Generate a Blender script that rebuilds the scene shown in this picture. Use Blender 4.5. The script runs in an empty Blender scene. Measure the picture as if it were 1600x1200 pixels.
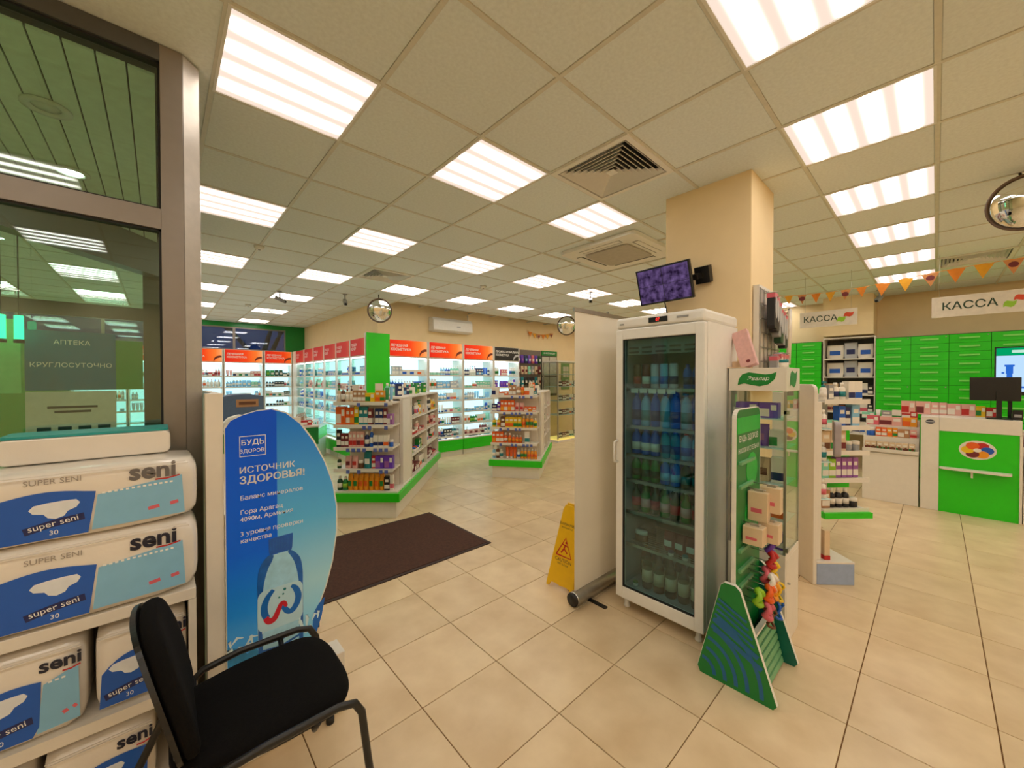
import bpy, bmesh, math, random
from mathutils import Matrix, Vector
R = math.radians
rnd = random.Random(7)
SC = bpy.context.scene
COL = SC.collection

# ---------------------------------------------------------------- camera, world, exposure
EYE = 1.53
YAW, PITCH, ROLL, FPX = 0.831246, -0.0118446, -0.0014072, 604.1
def make_camera():
    cd = bpy.data.cameras.new('camera'); cam = bpy.data.objects.new('camera', cd); COL.objects.link(cam)
    fwd = Vector((math.cos(YAW), math.sin(YAW), 0)); rt = Vector((math.sin(YAW), -math.cos(YAW), 0)); up = Vector((0, 0, 1))
    c, s = math.cos(PITCH), math.sin(PITCH)
    f2 = fwd * c + up * s; u2 = up * c - fwd * s
    c, s = math.cos(ROLL), math.sin(ROLL)
    r3 = rt * c + u2 * s; u3 = u2 * c - rt * s
    cam.matrix_world = Matrix(((r3.x, u3.x, -f2.x, 0), (r3.y, u3.y, -f2.y, 0), (r3.z, u3.z, -f2.z, EYE), (0, 0, 0, 1)))
    cd.sensor_width = 36; cd.lens = FPX / 1600 * 36; cd.clip_start = 0.03; cd.clip_end = 60
    SC.camera = cam
make_camera()
w = bpy.data.worlds.new('dusk_sky'); SC.world = w; w.use_nodes = True
w.node_tree.nodes['Background'].inputs[0].default_value = (0.10, 0.17, 0.36, 1)
w.node_tree.nodes['Background'].inputs[1].default_value = 0.35
SC.view_settings.view_transform = 'Standard'; SC.view_settings.look = 'None'
SC.view_settings.gamma = 1; SC.view_settings.use_curve_mapping = False
SC.view_settings.exposure = 0.0
LAMP_BASE, LAMP_PEAK = 1.0, 15.0
SC.cycles.max_bounces = 10; SC.cycles.transparent_max_bounces = 24; SC.cycles.transmission_bounces = 8
SC.cycles.glossy_bounces = 3; SC.cycles.diffuse_bounces = 7
SC.cycles.sample_clamp_indirect = 6.0
SC.cycles.caustics_reflective = False; SC.cycles.caustics_refractive = False

# ---------------------------------------------------------------- materials
def lin(c):
    return tuple((v / 12.92 if v <= 0.04045 else ((v + 0.055) / 1.055) ** 2.4) for v in c)
_M = {}
def mat(name, rgb, rough=0.5, metal=0.0, noise=0.06, scale=20, emit=None, spec=0.5, bump=0.0, objvar=0.0, coat=0.0):
    """procedural surface: base colour mottled a little by noise, optional fine relief"""
    if name in _M: return _M[name]
    m = bpy.data.materials.new(name); m.use_nodes = True; nt = m.node_tree; b = nt.nodes['Principled BSDF']
    c = lin([v / 255 for v in rgb])
    b.inputs['Roughness'].default_value = rough; b.inputs['Metallic'].default_value = metal
    b.inputs['Specular IOR Level'].default_value = spec
    if coat: b.inputs['Coat Weight'].default_value = coat
    tc = nt.nodes.new('ShaderNodeTexCoord'); n = nt.nodes.new('ShaderNodeTexNoise'); n.inputs['Scale'].default_value = scale
    n.inputs['Detail'].default_value = 3
    nt.links.new(tc.outputs['Object'], n.inputs['Vector'])
    r = nt.nodes.new('ShaderNodeValToRGB')
    r.color_ramp.elements[0].position = 0.3; r.color_ramp.elements[1].position = 0.7
    r.color_ramp.elements[0].color = (*[v * (1 - noise) for v in c], 1)
    r.color_ramp.elements[1].color = (*[min(1, v * (1 + noise)) for v in c], 1)
    nt.links.new(n.outputs['Fac'], r.inputs['Fac'])
    out = r.outputs['Color']
    if objvar:
        oi = nt.nodes.new('ShaderNodeObjectInfo'); hs = nt.nodes.new('ShaderNodeHueSaturation')
        mr = nt.nodes.new('ShaderNodeMapRange'); mr.inputs['To Min'].default_value = 1 - objvar; mr.inputs['To Max'].default_value = 1 + objvar
        nt.links.new(oi.outputs['Random'], mr.inputs['Value']); nt.links.new(mr.outputs['Result'], hs.inputs['Value'])
        nt.links.new(out, hs.inputs['Color']); out = hs.outputs['Color']
    nt.links.new(out, b.inputs['Base Color'])
    if bump:
        bp = nt.nodes.new('ShaderNodeBump'); bp.inputs['Strength'].default_value = bump; bp.inputs['Distance'].default_value = 0.002
        n2 = nt.nodes.new('ShaderNodeTexNoise'); n2.inputs['Scale'].default_value = scale * 6; nt.links.new(tc.outputs['Object'], n2.inputs['Vector'])
        nt.links.new(n2.outputs['Fac'], bp.inputs['Height']); nt.links.new(bp.outputs['Normal'], b.inputs['Normal'])
    if emit:
        b.inputs['Emission Color'].default_value = (*lin([v / 255 for v in emit[0]]), 1); b.inputs['Emission Strength'].default_value = emit[1]
    _M[name] = m
    return m
def glow(name, rgb, strength):
    if name in _M: return _M[name]
    m = bpy.data.materials.new(name); m.use_nodes = True; nt = m.node_tree; nt.nodes.clear()
    e = nt.nodes.new('ShaderNodeEmission'); e.inputs[0].default_value = (*rgb, 1); e.inputs[1].default_value = strength
    o = nt.nodes.new('ShaderNodeOutputMaterial'); nt.links.new(e.outputs[0], o.inputs[0]); _M[name] = m
    return m
def pane(name, tint, refl=1.0, rough=0.0):
    """thin sheet of glass: tinted see-through plus a fresnel mirror"""
    if name in _M: return _M[name]
    m = bpy.data.materials.new(name); m.use_nodes = True; nt = m.node_tree; nt.nodes.clear()
    t = nt.nodes.new('ShaderNodeBsdfTransparent'); t.inputs[0].default_value = (*tint, 1)
    g = nt.nodes.new('ShaderNodeBsdfGlossy'); g.inputs['Roughness'].default_value = rough; g.inputs['Color'].default_value = (0.95, 0.97, 0.96, 1)
    lw = nt.nodes.new('ShaderNodeLayerWeight'); lw.inputs[0].default_value = 0.5
    pw = nt.nodes.new('ShaderNodeMath'); pw.operation = 'POWER'; pw.inputs[1].default_value = 5.0; nt.links.new(lw.outputs['Facing'], pw.inputs[0])
    f = nt.nodes.new('ShaderNodeMath'); f.operation = 'MULTIPLY_ADD'; f.inputs[1].default_value = 0.94; f.inputs[2].default_value = 0.045; f.use_clamp = True; nt.links.new(pw.outputs[0], f.inputs[0])
    mu = nt.nodes.new('ShaderNodeMath'); mu.operation = 'MULTIPLY'; mu.inputs[1].default_value = refl
    mx = nt.nodes.new('ShaderNodeMixShader'); o = nt.nodes.new('ShaderNodeOutputMaterial')
    nt.links.new(f.outputs[0], mu.inputs[0]); nt.links.new(mu.outputs[0], mx.inputs[0])
    nt.links.new(t.outputs[0], mx.inputs[1]); nt.links.new(g.outputs[0], mx.inputs[2]); nt.links.new(mx.outputs[0], o.inputs[0]); _M[name] = m
    return m
def ramp_mat(name, axis, stops, rough=0.4, noise=0.0, emit=0.0):
    """printed panel whose ink runs through colour stops along one object axis (position in metres)"""
    if name in _M: return _M[name]
    m = bpy.data.materials.new(name); m.use_nodes = True; nt = m.node_tree; b = nt.nodes['Principled BSDF']
    b.inputs['Roughness'].default_value = rough; b.inputs['Specular IOR Level'].default_value = 0.25
    tc = nt.nodes.new('ShaderNodeTexCoord'); sp = nt.nodes.new('ShaderNodeSeparateXYZ'); nt.links.new(tc.outputs['Object'], sp.inputs[0])
    mr = nt.nodes.new('ShaderNodeMapRange'); mr.inputs['From Min'].default_value = stops[0][0]; mr.inputs['From Max'].default_value = stops[-1][0]
    nt.links.new(sp.outputs['XYZ'.index(axis)], mr.inputs['Value'])
    r = nt.nodes.new('ShaderNodeValToRGB'); el = r.color_ramp.elements
    a, z = stops[0][0], stops[-1][0]
    for i, (p, c) in enumerate(stops):
        q = (p - a) / (z - a)
        e = el[i] if i < 2 else el.new(q)
        e.position = q; e.color = (*lin([v / 255 for v in c]), 1)
    nt.links.new(mr.outputs[0], r.inputs[0]); nt.links.new(r.outputs[0], b.inputs['Base Color'])
    if emit:
        nt.links.new(r.outputs[0], b.inputs['Emission Color']); b.inputs['Emission Strength'].default_value = emit
    _M[name] = m
    return m

# ---------------------------------------------------------------- mesh building
class MB:
    def __init__(s): s.v = []; s.f = []; s.m = []; s.sm = []
    def add(s, vs, fs, m=0, smooth=False):
        o = len(s.v); s.v += [tuple(v) for v in vs]
        for f in fs: s.f.append([i + o for i in f]); s.m.append(m); s.sm.append(smooth)
        return s
    def box(s, x0, x1, y0, y1, z0, z1, m=0):
        if x0 > x1: x0, x1 = x1, x0
        if y0 > y1: y0, y1 = y1, y0
        if z0 > z1: z0, z1 = z1, z0
        return s.add([(x0, y0, z0), (x1, y0, z0), (x1, y1, z0), (x0, y1, z0), (x0, y0, z1), (x1, y0, z1), (x1, y1, z1), (x0, y1, z1)],
                     [(0, 3, 2, 1), (4, 5, 6, 7), (0, 1, 5, 4), (1, 2, 6, 5), (2, 3, 7, 6), (3, 0, 4, 7)], m)
    def cbox(s, cx, cy, cz, sx, sy, sz, m=0):
        return s.box(cx - sx / 2, cx + sx / 2, cy - sy / 2, cy + sy / 2, cz - sz / 2, cz + sz / 2, m)
    def prism(s, poly, axis, a0, a1, m=0, smooth=False):
        """poly = 2-D outline in the other two axes (xy->z, xz->y, yz->x)"""
        n = len(poly)
        def P(p, a):
            return (p[0], p[1], a) if axis == 'z' else ((p[0], a, p[1]) if axis == 'y' else (a, p[0], p[1]))
        vs = [P(p, a0) for p in poly] + [P(p, a1) for p in poly]
        ar = sum(poly[i][0] * poly[(i + 1) % n][1] - poly[(i + 1) % n][0] * poly[i][1] for i in range(n))
        flip = (ar > 0) != (a1 > a0)
        if axis == 'y': flip = not flip
        f0, f1 = list(range(n - 1, -1, -1)), list(range(n, 2 * n))
        sd = [(i, (i + 1) % n, n + (i + 1) % n, n + i) for i in range(n)]
        if flip: f0, f1 = f0[::-1], f1[::-1]; sd = [q[::-1] for q in sd]
        s.add(vs, [f0, f1], m); o = len(s.v) - 2 * n
        for q in sd: s.f.append([i + o for i in q]); s.m.append(m); s.sm.append(smooth)
        return s
    def lathe(s, prof, n=12, c=(0, 0, 0), m=0, axis='z', ms=None, caps=True):
        vs = []; k = len(prof)
        for r, z in prof:
            for i in range(n):
                a = 2 * math.pi * i / n; x, y = r * math.cos(a), r * math.sin(a)
                p = (x, y, z) if axis == 'z' else ((x, z, -y) if axis == 'y' else (z, x, y))
                vs.append((p[0] + c[0], p[1] + c[1], p[2] + c[2]))
        o = len(s.v); s.v += vs
        for j in range(k - 1):
            for i in range(n):
                s.f.append([o + j * n + i, o + j * n + (i + 1) % n, o + (j + 1) * n + (i + 1) % n, o + (j + 1) * n + i])
                s.m.append(ms[j] if ms else m); s.sm.append(True)
        if caps and prof[0][0] > 1e-5: s.f.append([o + i for i in range(n - 1, -1, -1)]); s.m.append(ms[0] if ms else m); s.sm.append(False)
        if caps and prof[-1][0] > 1e-5: s.f.append([o + (k - 1) * n + i for i in range(n)]); s.m.append(ms[-1] if ms else m); s.sm.append(False)
        return s
    def tube(s, pts, r, n=8, m=0, flat=1.0, closed=False):
        pts = [Vector(p) for p in pts]; k = len(pts); rings = []
        prevn = None
        for i, p in enumerate(pts):
            if closed: t = pts[(i + 1) % k] - pts[i - 1]
            else: t = (pts[min(i + 1, k - 1)] - pts[max(i - 1, 0)])
            t.normalize()
            if prevn is None:
                ref = Vector((0, 0, 1)) if abs(t.z) < 0.9 else Vector((0, 1, 0))
                nn = t.cross(ref).normalized()
            else:
                nn = (prevn - t * prevn.dot(t)).normalized()
            prevn = nn; b = t.cross(nn)
            rr = r[i] if isinstance(r, (list, tuple)) else r
            rings.append([p + nn * rr * math.cos(2 * math.pi * j / n) + b * rr * flat * math.sin(2 * math.pi * j / n) for j in range(n)])
        o = len(s.v)
        for q in rings: s.v += [tuple(v) for v in q]
        for i in range(k if closed else k - 1):
            for j in range(n):
                a, b2 = i, (i + 1) % k
                s.f.append([o + a * n + j, o + a * n + (j + 1) % n, o + b2 * n + (j + 1) % n, o + b2 * n + j]); s.m.append(m); s.sm.append(True)
        if not closed:
            s.f.append([o + j for j in range(n - 1, -1, -1)]); s.m.append(m); s.sm.append(False)
            s.f.append([o + (k - 1) * n + j for j in range(n)]); s.m.append(m); s.sm.append(False)
        return s
    def mesh(s, name, mats, bevel=0, seg=2):
        me = bpy.data.meshes.new(name); me.from_pydata(s.v, [], s.f)
        for m in mats: me.materials.append(m)
        me.polygons.foreach_set('material_index', s.m); me.polygons.foreach_set('use_smooth', s.sm); me.update()
        if bevel:
            bm = bmesh.new(); bm.from_mesh(me)
            bmesh.ops.remove_doubles(bm, verts=bm.verts, dist=1e-6)
            ed = [e for e in bm.edges if e.is_manifold and e.calc_face_angle(0) > 0.5]
            bmesh.ops.bevel(bm, geom=ed, offset=bevel, segments=seg, profile=0.5, affect='EDGES', clamp_overlap=True)
            bm.to_mesh(me); bm.free()
        return me
    def build(s, name, mats, parent=None, loc=(0, 0, 0), rot=(0, 0, 0), bevel=0, seg=2, **k):
        if not isinstance(mats, (list, tuple)): mats = [mats]
        return link(name, s.mesh(name, mats, bevel, seg), parent, loc, rot, **k)
def link(name, data, parent=None, loc=(0, 0, 0), rot=(0, 0, 0), scale=None, label=None, cat=None, group=None, kind=None):
    o = bpy.data.objects.new(name, data); COL.objects.link(o)
    o.location = loc; o.rotation_euler = rot
    if scale: o.scale = scale
    if parent: o.parent = parent
    if label: o['label'] = label
    if cat: o['category'] = cat
    if group: o['group'] = group
    if kind: o['kind'] = kind
    return o
def thing(name, label, cat, loc=(0, 0, 0), rz=0, group=None, kind=None, rot=None):
    return link(name, None, None, loc, rot or (0, 0, rz), None, label, cat, group, kind)
def copy_tree(o, parent=None):
    c = o.copy(); COL.objects.link(c)
    if parent: c.parent = parent
    for ch in list(o.children): copy_tree(ch, c)
    return c
_T = {}
def text_mesh(s, size, m, bold=0.0, spacing=1.0, align='CENTER', shear=0.0, depth=0.0):
    key = (s, size, m.name, bold, spacing, align, shear, depth)
    if key in _T: return _T[key]
    cu = bpy.data.curves.new('lettering', 'FONT'); cu.body = s; cu.size = size; cu.align_x = align; cu.align_y = 'CENTER'
    cu.offset = bold * size; cu.space_character = spacing; cu.shear = shear; cu.extrude = depth; cu.resolution_u = 3
    o = bpy.data.objects.new('tmp', cu); COL.objects.link(o)
    dg = bpy.context.evaluated_depsgraph_get(); me = bpy.data.meshes.new_from_object(o.evaluated_get(dg))
    me.materials.clear(); me.materials.append(m); me.name = 'lettering'
    bpy.data.objects.remove(o); bpy.data.curves.remove(cu)
    _T[key] = me
    return me
def text(s, size, m, parent, loc, rot=(math.pi / 2, 0, 0), name='lettering', **k):
    """upright lettering facing local -y unless rotated"""
    return link(name, text_mesh(s, size, m, **k), parent, loc, rot)
def rrect(x0, x1, z0, z1, r, n=4, corners=(1, 1, 1, 1)):
    """rounded rectangle outline; corners = bl, br, tr, tl"""
    out = []
    for (cx, cz, a0, on, sx, sz) in ((x0 + r, z0 + r, 180, corners[0], x0, z0), (x1 - r, z0 + r, 270, corners[1], x1, z0), (x1 - r, z1 - r, 0, corners[2], x1, z1), (x0 + r, z1 - r, 90, corners[3], x0, z1)):
        if on:
            for i in range(n + 1):
                a = R(a0 + 90 * i / n); out.append((cx + r * math.cos(a), cz + r * math.sin(a)))
        else: out.append((sx, sz))
    return out
def ellipse(cx, cz, rx, rz, n=24, a0=0, a1=360):
    full = (a1 - a0) == 360
    return [(cx + rx * math.cos(R(a0 + (a1 - a0) * i / (n if full else n - 1))), cz + rz * math.sin(R(a0 + (a1 - a0) * i / (n if full else n - 1)))) for i in range(n)]
def stroke(pts, w):
    """flat ribbon polygon of width w (a number or a list) along 2-D points"""
    L, Rr = [], []
    for i, p in enumerate(pts):
        a = pts[max(i - 1, 0)]; b = pts[min(i + 1, len(pts) - 1)]
        dx, dz = b[0] - a[0], b[1] - a[1]; l = math.hypot(dx, dz) or 1
        ww = (w[i] if isinstance(w, (list, tuple)) else w) / 2
        L.append((p[0] - dz / l * ww, p[1] + dx / l * ww)); Rr.append((p[0] + dz / l * ww, p[1] - dx / l * ww))
    return L, Rr
def smooth(pts, w, k=5):
    """Catmull-Rom resampling of a 2-D stroke and its widths"""
    if not isinstance(w, (list, tuple)): w = [w] * len(pts)
    q = [(p[0], p[1], ww) for p, ww in zip(pts, w)]; q = [q[0]] + q + [q[-1]]; out = []
    for i in range(1, len(q) - 2):
        for s in range(k):
            t = s / k; a, b, c, d = q[i - 1], q[i], q[i + 1], q[i + 2]
            out.append(tuple(.5 * (2 * b[n] + (c[n] - a[n]) * t + (2 * a[n] - 5 * b[n] + 4 * c[n] - d[n]) * t * t + (3 * b[n] - a[n] - 3 * c[n] + d[n]) * t ** 3) for n in range(3)))
    out.append(q[-1])
    return [(p[0], p[1]) for p in out], [p[2] for p in out]
def ribbon(mb, pts, w, y, m=0, t=0.0006, curve=False):
    """strip of quads facing -y"""
    if curve: pts, w = smooth(pts, w)
    L, Rr = stroke(pts, w)
    for i in range(len(pts) - 1):
        mb.add([(Rr[i][0], y, Rr[i][1]), (Rr[i + 1][0], y, Rr[i + 1][1]), (L[i + 1][0], y, L[i + 1][1]), (L[i][0], y, L[i][1])], [(0, 1, 2, 3)], m)
    return mb

# ---------------------------------------------------------------- palette
M_ceil = mat('ceiling_board', (224, 232, 232), 0.9, noise=0.05, scale=60, bump=0.25, objvar=0.03)
M_grid = mat('ceiling_grid', (210, 208, 196), 0.5)
M_wall = mat('cream_paint', (236, 214, 170), 0.75, noise=0.02, scale=6)
M_white = mat('white_laminate', (222, 216, 204), 0.35, noise=0.02)
M_white2 = mat('white_enamel', (230, 229, 224), 0.35, noise=0.02)
M_green = mat('green_laminate', (34, 200, 10), 0.35, noise=0.04, scale=3)
M_dkgreen = mat('green_film', (10, 130, 50), 0.3)
M_greyal = mat('grey_aluminium', (140, 132, 124), 0.35, metal=0.35, noise=0.03)
M_dkrub = mat('black_gasket', (20, 20, 20), 0.6)
M_black = mat('black_plastic', (16, 16, 17), 0.35)
M_steel = mat('brushed_steel', (180, 178, 172), 0.3, metal=0.9)
M_glass = pane('clear_glass', (0.90, 0.94, 0.91), 1.1)
M_green_glass = pane('green_tinted_glass', (0.80, 0.93, 0.86), 1.5)
M_mirror = mat('mirror', (235, 238, 235), 0.02, metal=1.0, noise=0.0)
M_ink = mat('dark_ink', (30, 36, 40), 0.5)
M_whiteink = mat('white_ink', (240, 240, 236), 0.5, noise=0.0)
M_led = glow('cool_led_strip', (0.82, 0.95, 1.0), 7.0)
M_backlit = mat('backlit_cabinet_back', (214, 232, 238), 0.4, noise=0.02, emit=((188, 230, 242), 1.15))

# ---------------------------------------------------------------- room shell
CZ = 2.948; GX, GY, GT = 0.2025, 1.805, 0.6
TX, TY, TS = 0.8917, 1.6000, 0.44859
def project(x, y, z):
    fx, fy = x * math.cos(YAW) + y * math.sin(YAW), x * math.sin(YAW) - y * math.cos(YAW)
    if fx < 0.05: return None
    return (800 + FPX * fy / fx, 592.8 - FPX * (z - EYE) / fx)
def px_area(x, y, s, z):
    P = [project(x + a * s, y + b * s, z) for a, b in ((0, 0), (1, 0), (1, 1), (0, 1))]
    if any(p is None for p in P):
        c = project(x + s / 2, y + s / 2, z)
        return 1e9 if c and -300 < c[0] < 1900 and -400 < c[1] < 1600 else 0
    if max(p[0] for p in P) < -30 or min(p[0] for p in P) > 1630 or max(p[1] for p in P) < -30 or min(p[1] for p in P) > 1230: return 0
    return abs(sum(P[i][0] * P[(i + 1) % 4][1] - P[(i + 1) % 4][0] * P[i][1] for i in range(4))) / 2
X0R, X1R, Y0R, Y1R = -4.6, 9.3, -5.6, 11.7
def in_room(x, y, s):
    """is a tile with its corner here inside the plan"""
    cx, cy = x + s / 2, y + s / 2
    if cx > X1R or cx < X0R or cy < Y0R or cy > Y1R: return False
    if cx > 2.96 and cy > 6.9: return False
    return True
fl = MB().box(X0R, X1R, Y0R, Y1R + .1, -0.12, -0.006).build('floor', mat('grout', (128, 92, 50), 0.9), kind='structure', label='beige glazed ceramic tile floor with thin brown grout lines', cat='floor')
def floor_mat():
    m = bpy.data.materials.new('beige_ceramic_tile'); m.use_nodes = True; nt = m.node_tree; b = nt.nodes['Principled BSDF']
    tc = nt.nodes.new('ShaderNodeTexCoord'); oi = nt.nodes.new('ShaderNodeObjectInfo'); ad = nt.nodes.new('ShaderNodeVectorMath'); ad.operation = 'MULTIPLY_ADD'
    cx = nt.nodes.new('ShaderNodeCombineXYZ')
    for k in range(3): nt.links.new(oi.outputs['Random'], cx.inputs[k])
    ad.inputs[1].default_value = (1, 1, 1)
    sc = nt.nodes.new('ShaderNodeVectorMath'); sc.operation = 'SCALE'; sc.inputs['Scale'].default_value = 37; nt.links.new(cx.outputs[0], sc.inputs[0])
    nt.links.new(tc.outputs['Object'], ad.inputs[0]); nt.links.new(sc.outputs[0], ad.inputs[2])
    n = nt.nodes.new('ShaderNodeTexNoise'); n.inputs['Scale'].default_value = 4.5; n.inputs['Detail'].default_value = 5; nt.links.new(ad.outputs[0], n.inputs['Vector'])
    r = nt.nodes.new('ShaderNodeValToRGB'); r.color_ramp.elements[0].position = .3; r.color_ramp.elements[1].position = .72
    r.color_ramp.elements[0].color = (*lin((.800, .700, .550)), 1); r.color_ramp.elements[1].color = (*lin((.880, .795, .650)), 1)
    nt.links.new(n.outputs['Fac'], r.inputs[0])
    hs = nt.nodes.new('ShaderNodeHueSaturation'); mr = nt.nodes.new('ShaderNodeMapRange'); mr.inputs['To Min'].default_value = .95; mr.inputs['To Max'].default_value = 1.05
    nt.links.new(oi.outputs['Random'], mr.inputs['Value']); nt.links.new(mr.outputs[0], hs.inputs['Value']); nt.links.new(r.outputs[0], hs.inputs['Color'])
    nt.links.new(hs.outputs[0], b.inputs['Base Color']); b.inputs['Roughness'].default_value = 0.3; b.inputs['Specular IOR Level'].default_value = 0.35
    bp = nt.nodes.new('ShaderNodeBump'); bp.inputs['Strength'].default_value = .05; nt.links.new(n.outputs['Fac'], bp.inputs['Height']); nt.links.new(bp.outputs[0], b.inputs['Normal'])
    return m
M_tile = floor_mat()
def plate(s, t, up, gap, ch):
    """a tile with a small chamfer, corner at the origin"""
    a, b = gap, s - gap
    zt, zb = (0, -t) if up else (0, t)
    zc = -ch if up else ch
    v = [(a, a, zb), (b, a, zb), (b, b, zb), (a, b, zb), (a, a, zc), (b, a, zc), (b, b, zc), (a, b, zc), (a + ch, a + ch, zt), (b - ch, a + ch, zt), (b - ch, b - ch, zt), (a + ch, b - ch, zt)]
    f = [(0, 1, 5, 4), (1, 2, 6, 5), (2, 3, 7, 6), (3, 0, 4, 7), (4, 5, 9, 8), (5, 6, 10, 9), (6, 7, 11, 10), (7, 4, 8, 11), (8, 9, 10, 11)]
    if not up: f = [q[::-1] for q in f]
    return v, f
v_, f_ = plate(TS, 0.0058, True, 0.0022, 0.0012)
tile_me = MB().add(v_, f_).mesh('tile', [M_tile])
cand = []
for i in range(-13, 20):
    for j in range(-17, 24):
        x, y = TX + i * TS, TY + j * TS
        if in_room(x, y, TS): cand.append((px_area(x, y, TS, 0), x, y))
cand.sort(reverse=True)
for a, x, y in cand[:300]: link('tile', tile_me, fl, (x, y, 0))
rest = MB()
for a, x, y in cand[300:]: rest.add([(p[0] + x, p[1] + y, p[2]) for p in v_], f_)
rest.build('distant_tiles', M_tile, fl, kind='stuff')

# ceiling: suspended grid, mineral boards, square lamps, vents
VX1, VY0, VY1 = 0.06, 2.25, 5.25      # draught lobby behind the glass
ce = MB()
for a in ((X0R, X1R, Y0R, VY0), (VX1, X1R, VY0, 6.95), (X0R, VX1, VY1, 6.95), (X0R, 3.0, 6.95, Y1R + .1)):
    ce.box(a[0], a[1], a[2], a[3], CZ + 0.09, CZ + 0.2)
ce = ce.build('ceiling', mat('ceiling_void', (90, 85, 78), 0.9), kind='structure', label='suspended ceiling of square cream mineral boards in a thin grid', cat='ceiling')
lamps, vents = set(), {(3, -1), (3, 5), (11, -4)}
for i in range(-8, 16, 2):
    for j in range(-12, 18, 3):
        x, y = GX + i * GT, GY + j * GT
        if not in_room(x, y, GT): continue
        if i < 0 and 0 <= j < 6: continue
        if (i, j) in ((6, 0), (14, -3), (14, -6)) or (i >= 4 and j >= 9): continue
        lamps.add((i, j))
cass = {(i, j) for i in (5, 6) for j in (0, 1)}
v_, f_ = plate(GT, 0.014, False, 0.010, 0.004)
board_me = MB().add(v_, f_).mesh('ceiling_tile', [M_ceil])
cells = []
for i in range(-8, 16):
    for j in range(-13, 17):
        x, y = GX + i * GT, GY + j * GT
        cx, cy = x + .3, y + .3
        if x < X0R - .3 or x > X1R - .2 or y < Y0R - .3 or y > Y1R - .1: continue
        if cx > 2.96 and cy > 6.9: continue
        if cx < VX1 + .1 and VY0 - .45 < cy < VY1 + .2: continue
        if (i, j) in lamps or (i, j) in vents or (i, j) in cass: continue
        cells.append((px_area(x, y, GT, CZ), x, y))
cells.sort(reverse=True)
for a, x, y in cells[:300]: link('ceiling_tile', board_me, ce, (x, y, CZ + 0.004))
rest = MB()
for a, x, y in cells[300:]: rest.add([(p[0] + x, p[1] + y, p[2] + CZ + .004) for p in v_], f_)
if rest.v: rest.build('distant_tiles', M_ceil, ce, kind='stuff')
g = MB()
def gridline_x(i):   # constant x
    x = GX + i * GT
    segs = [(Y0R, 1.805), (VY1 + .1, 6.9)] if x < VX1 + .1 else [(Y0R, 6.9)]
    if x < 2.97: segs = segs[:-1] + [(segs[-1][0], Y1R)]
    for a, b in segs: g.box(x - .011, x + .011, a, b, CZ, CZ + .02)
for i in range(-8, 16): gridline_x(i)
for j in range(-12, 17):
    y = GY + j * GT
    a = GX if 1.9 < y < VY1 + .1 else X0R
    g.box(a, (X1R if y < 6.9 else 2.96), y - .011, y + .011, CZ + .0005, CZ + .0205)
g.build('ceiling_grid', M_grid, ce)
MB().box(X0R, GX - .011, 1.816, VY0 + .02, CZ + .004, CZ + .03).box(.10, GX - .011, VY0 + .0201, VY1 + .15, CZ + .004, CZ + .03).build('plain_board', M_ceil, ce)

# lamp diffuser: four tubes glowing through prismatic plastic, stripes along x
def diffuser_mat():
    m = bpy.data.materials.new('lamp_diffuser'); m.use_nodes = True; nt = m.node_tree; nt.nodes.clear()
    tc = nt.nodes.new('ShaderNodeTexCoord'); sp = nt.nodes.new('ShaderNodeSeparateXYZ'); nt.links.new(tc.outputs['Object'], sp.inputs[0])
    def mth(op, a, b=None, c=None):
        n = nt.nodes.new('ShaderNodeMath'); n.operation = op
        for k, q in enumerate((a, b, c)):
            if q is None: continue
            if isinstance(q, (int, float)): n.inputs[k].default_value = q
            else: nt.links.new(q, n.inputs[k])
        return n.outputs[0]
    # y in (-.29,.29): four cosine humps
    c = mth('COSINE', mth('MULTIPLY', sp.outputs[1], 2 * math.pi / 0.137))
    c = mth('MULTIPLY_ADD', c, -0.5, 0.5)
    c = mth('POWER', c, 2.4)
    ex = mth('SUBTRACT', 1.0, mth('POWER', mth('ABSOLUTE', mth('DIVIDE', sp.outputs[0], 0.29)), 10.0))
    ey = mth('SUBTRACT', 1.0, mth('POWER', mth('ABSOLUTE', mth('DIVIDE', sp.outputs[1], 0.29)), 14.0))
    k = mth('MULTIPLY', c, mth('MAXIMUM', mth('MULTIPLY', ex, ey), 0.0))
    st = mth('MULTIPLY_ADD', k, LAMP_PEAK, LAMP_BASE)
    mx = nt.nodes.new('ShaderNodeMix'); mx.data_type = 'RGBA'
    mx.inputs['A'].default_value = (1.0, 0.80, 0.66, 1); mx.inputs['B'].default_value = (0.95, 0.93, 0.87, 1)
    nt.links.new(k, mx.inputs['Factor'])
    e = nt.nodes.new('ShaderNodeEmission'); nt.links.new(mx.outputs['Result'], e.inputs[0]); nt.links.new(st, e.inputs[1])
    o = nt.nodes.new('ShaderNodeOutputMaterial'); nt.links.new(e.outputs[0], o.inputs[0])
    return m
M_diff = diffuser_mat()
lf = MB()
for a in ((-.298, .298, -.298, -.286), (-.298, .298, .286, .298), (-.298, -.286, -.286, .286), (.286, .298, -.286, .286)): lf.box(*a, -.001, .03)
lf.box(-.286, .286, -.286, .286, .07, .075)
lf_me = lf.mesh('frame', [M_white2])
df_me = MB().add([(-.287, -.287, .004), (.287, -.287, .004), (.287, .287, .004), (-.287, .287, .004)], [(3, 2, 1, 0)]).mesh('diffuser', [M_diff])
row_word = {-12: 'in the last row behind the viewer', -9: 'in the row behind the viewer', -6: 'behind the till area', -3: 'in the row leading to the tills', 0: 'in the row ending at the ceiling cassette', 3: 'in the middle row over the display islands', 6: 'in the row before the lit wall cabinets', 9: 'in the first row inside the far alcove', 12: 'in the second row inside the far alcove', 15: 'in the last row by the alcove windows'}
ordw = ['first', 'second', 'third', 'fourth', 'fifth', 'sixth', 'seventh', 'eighth', 'ninth', 'tenth', 'eleventh', 'twelfth']
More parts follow.
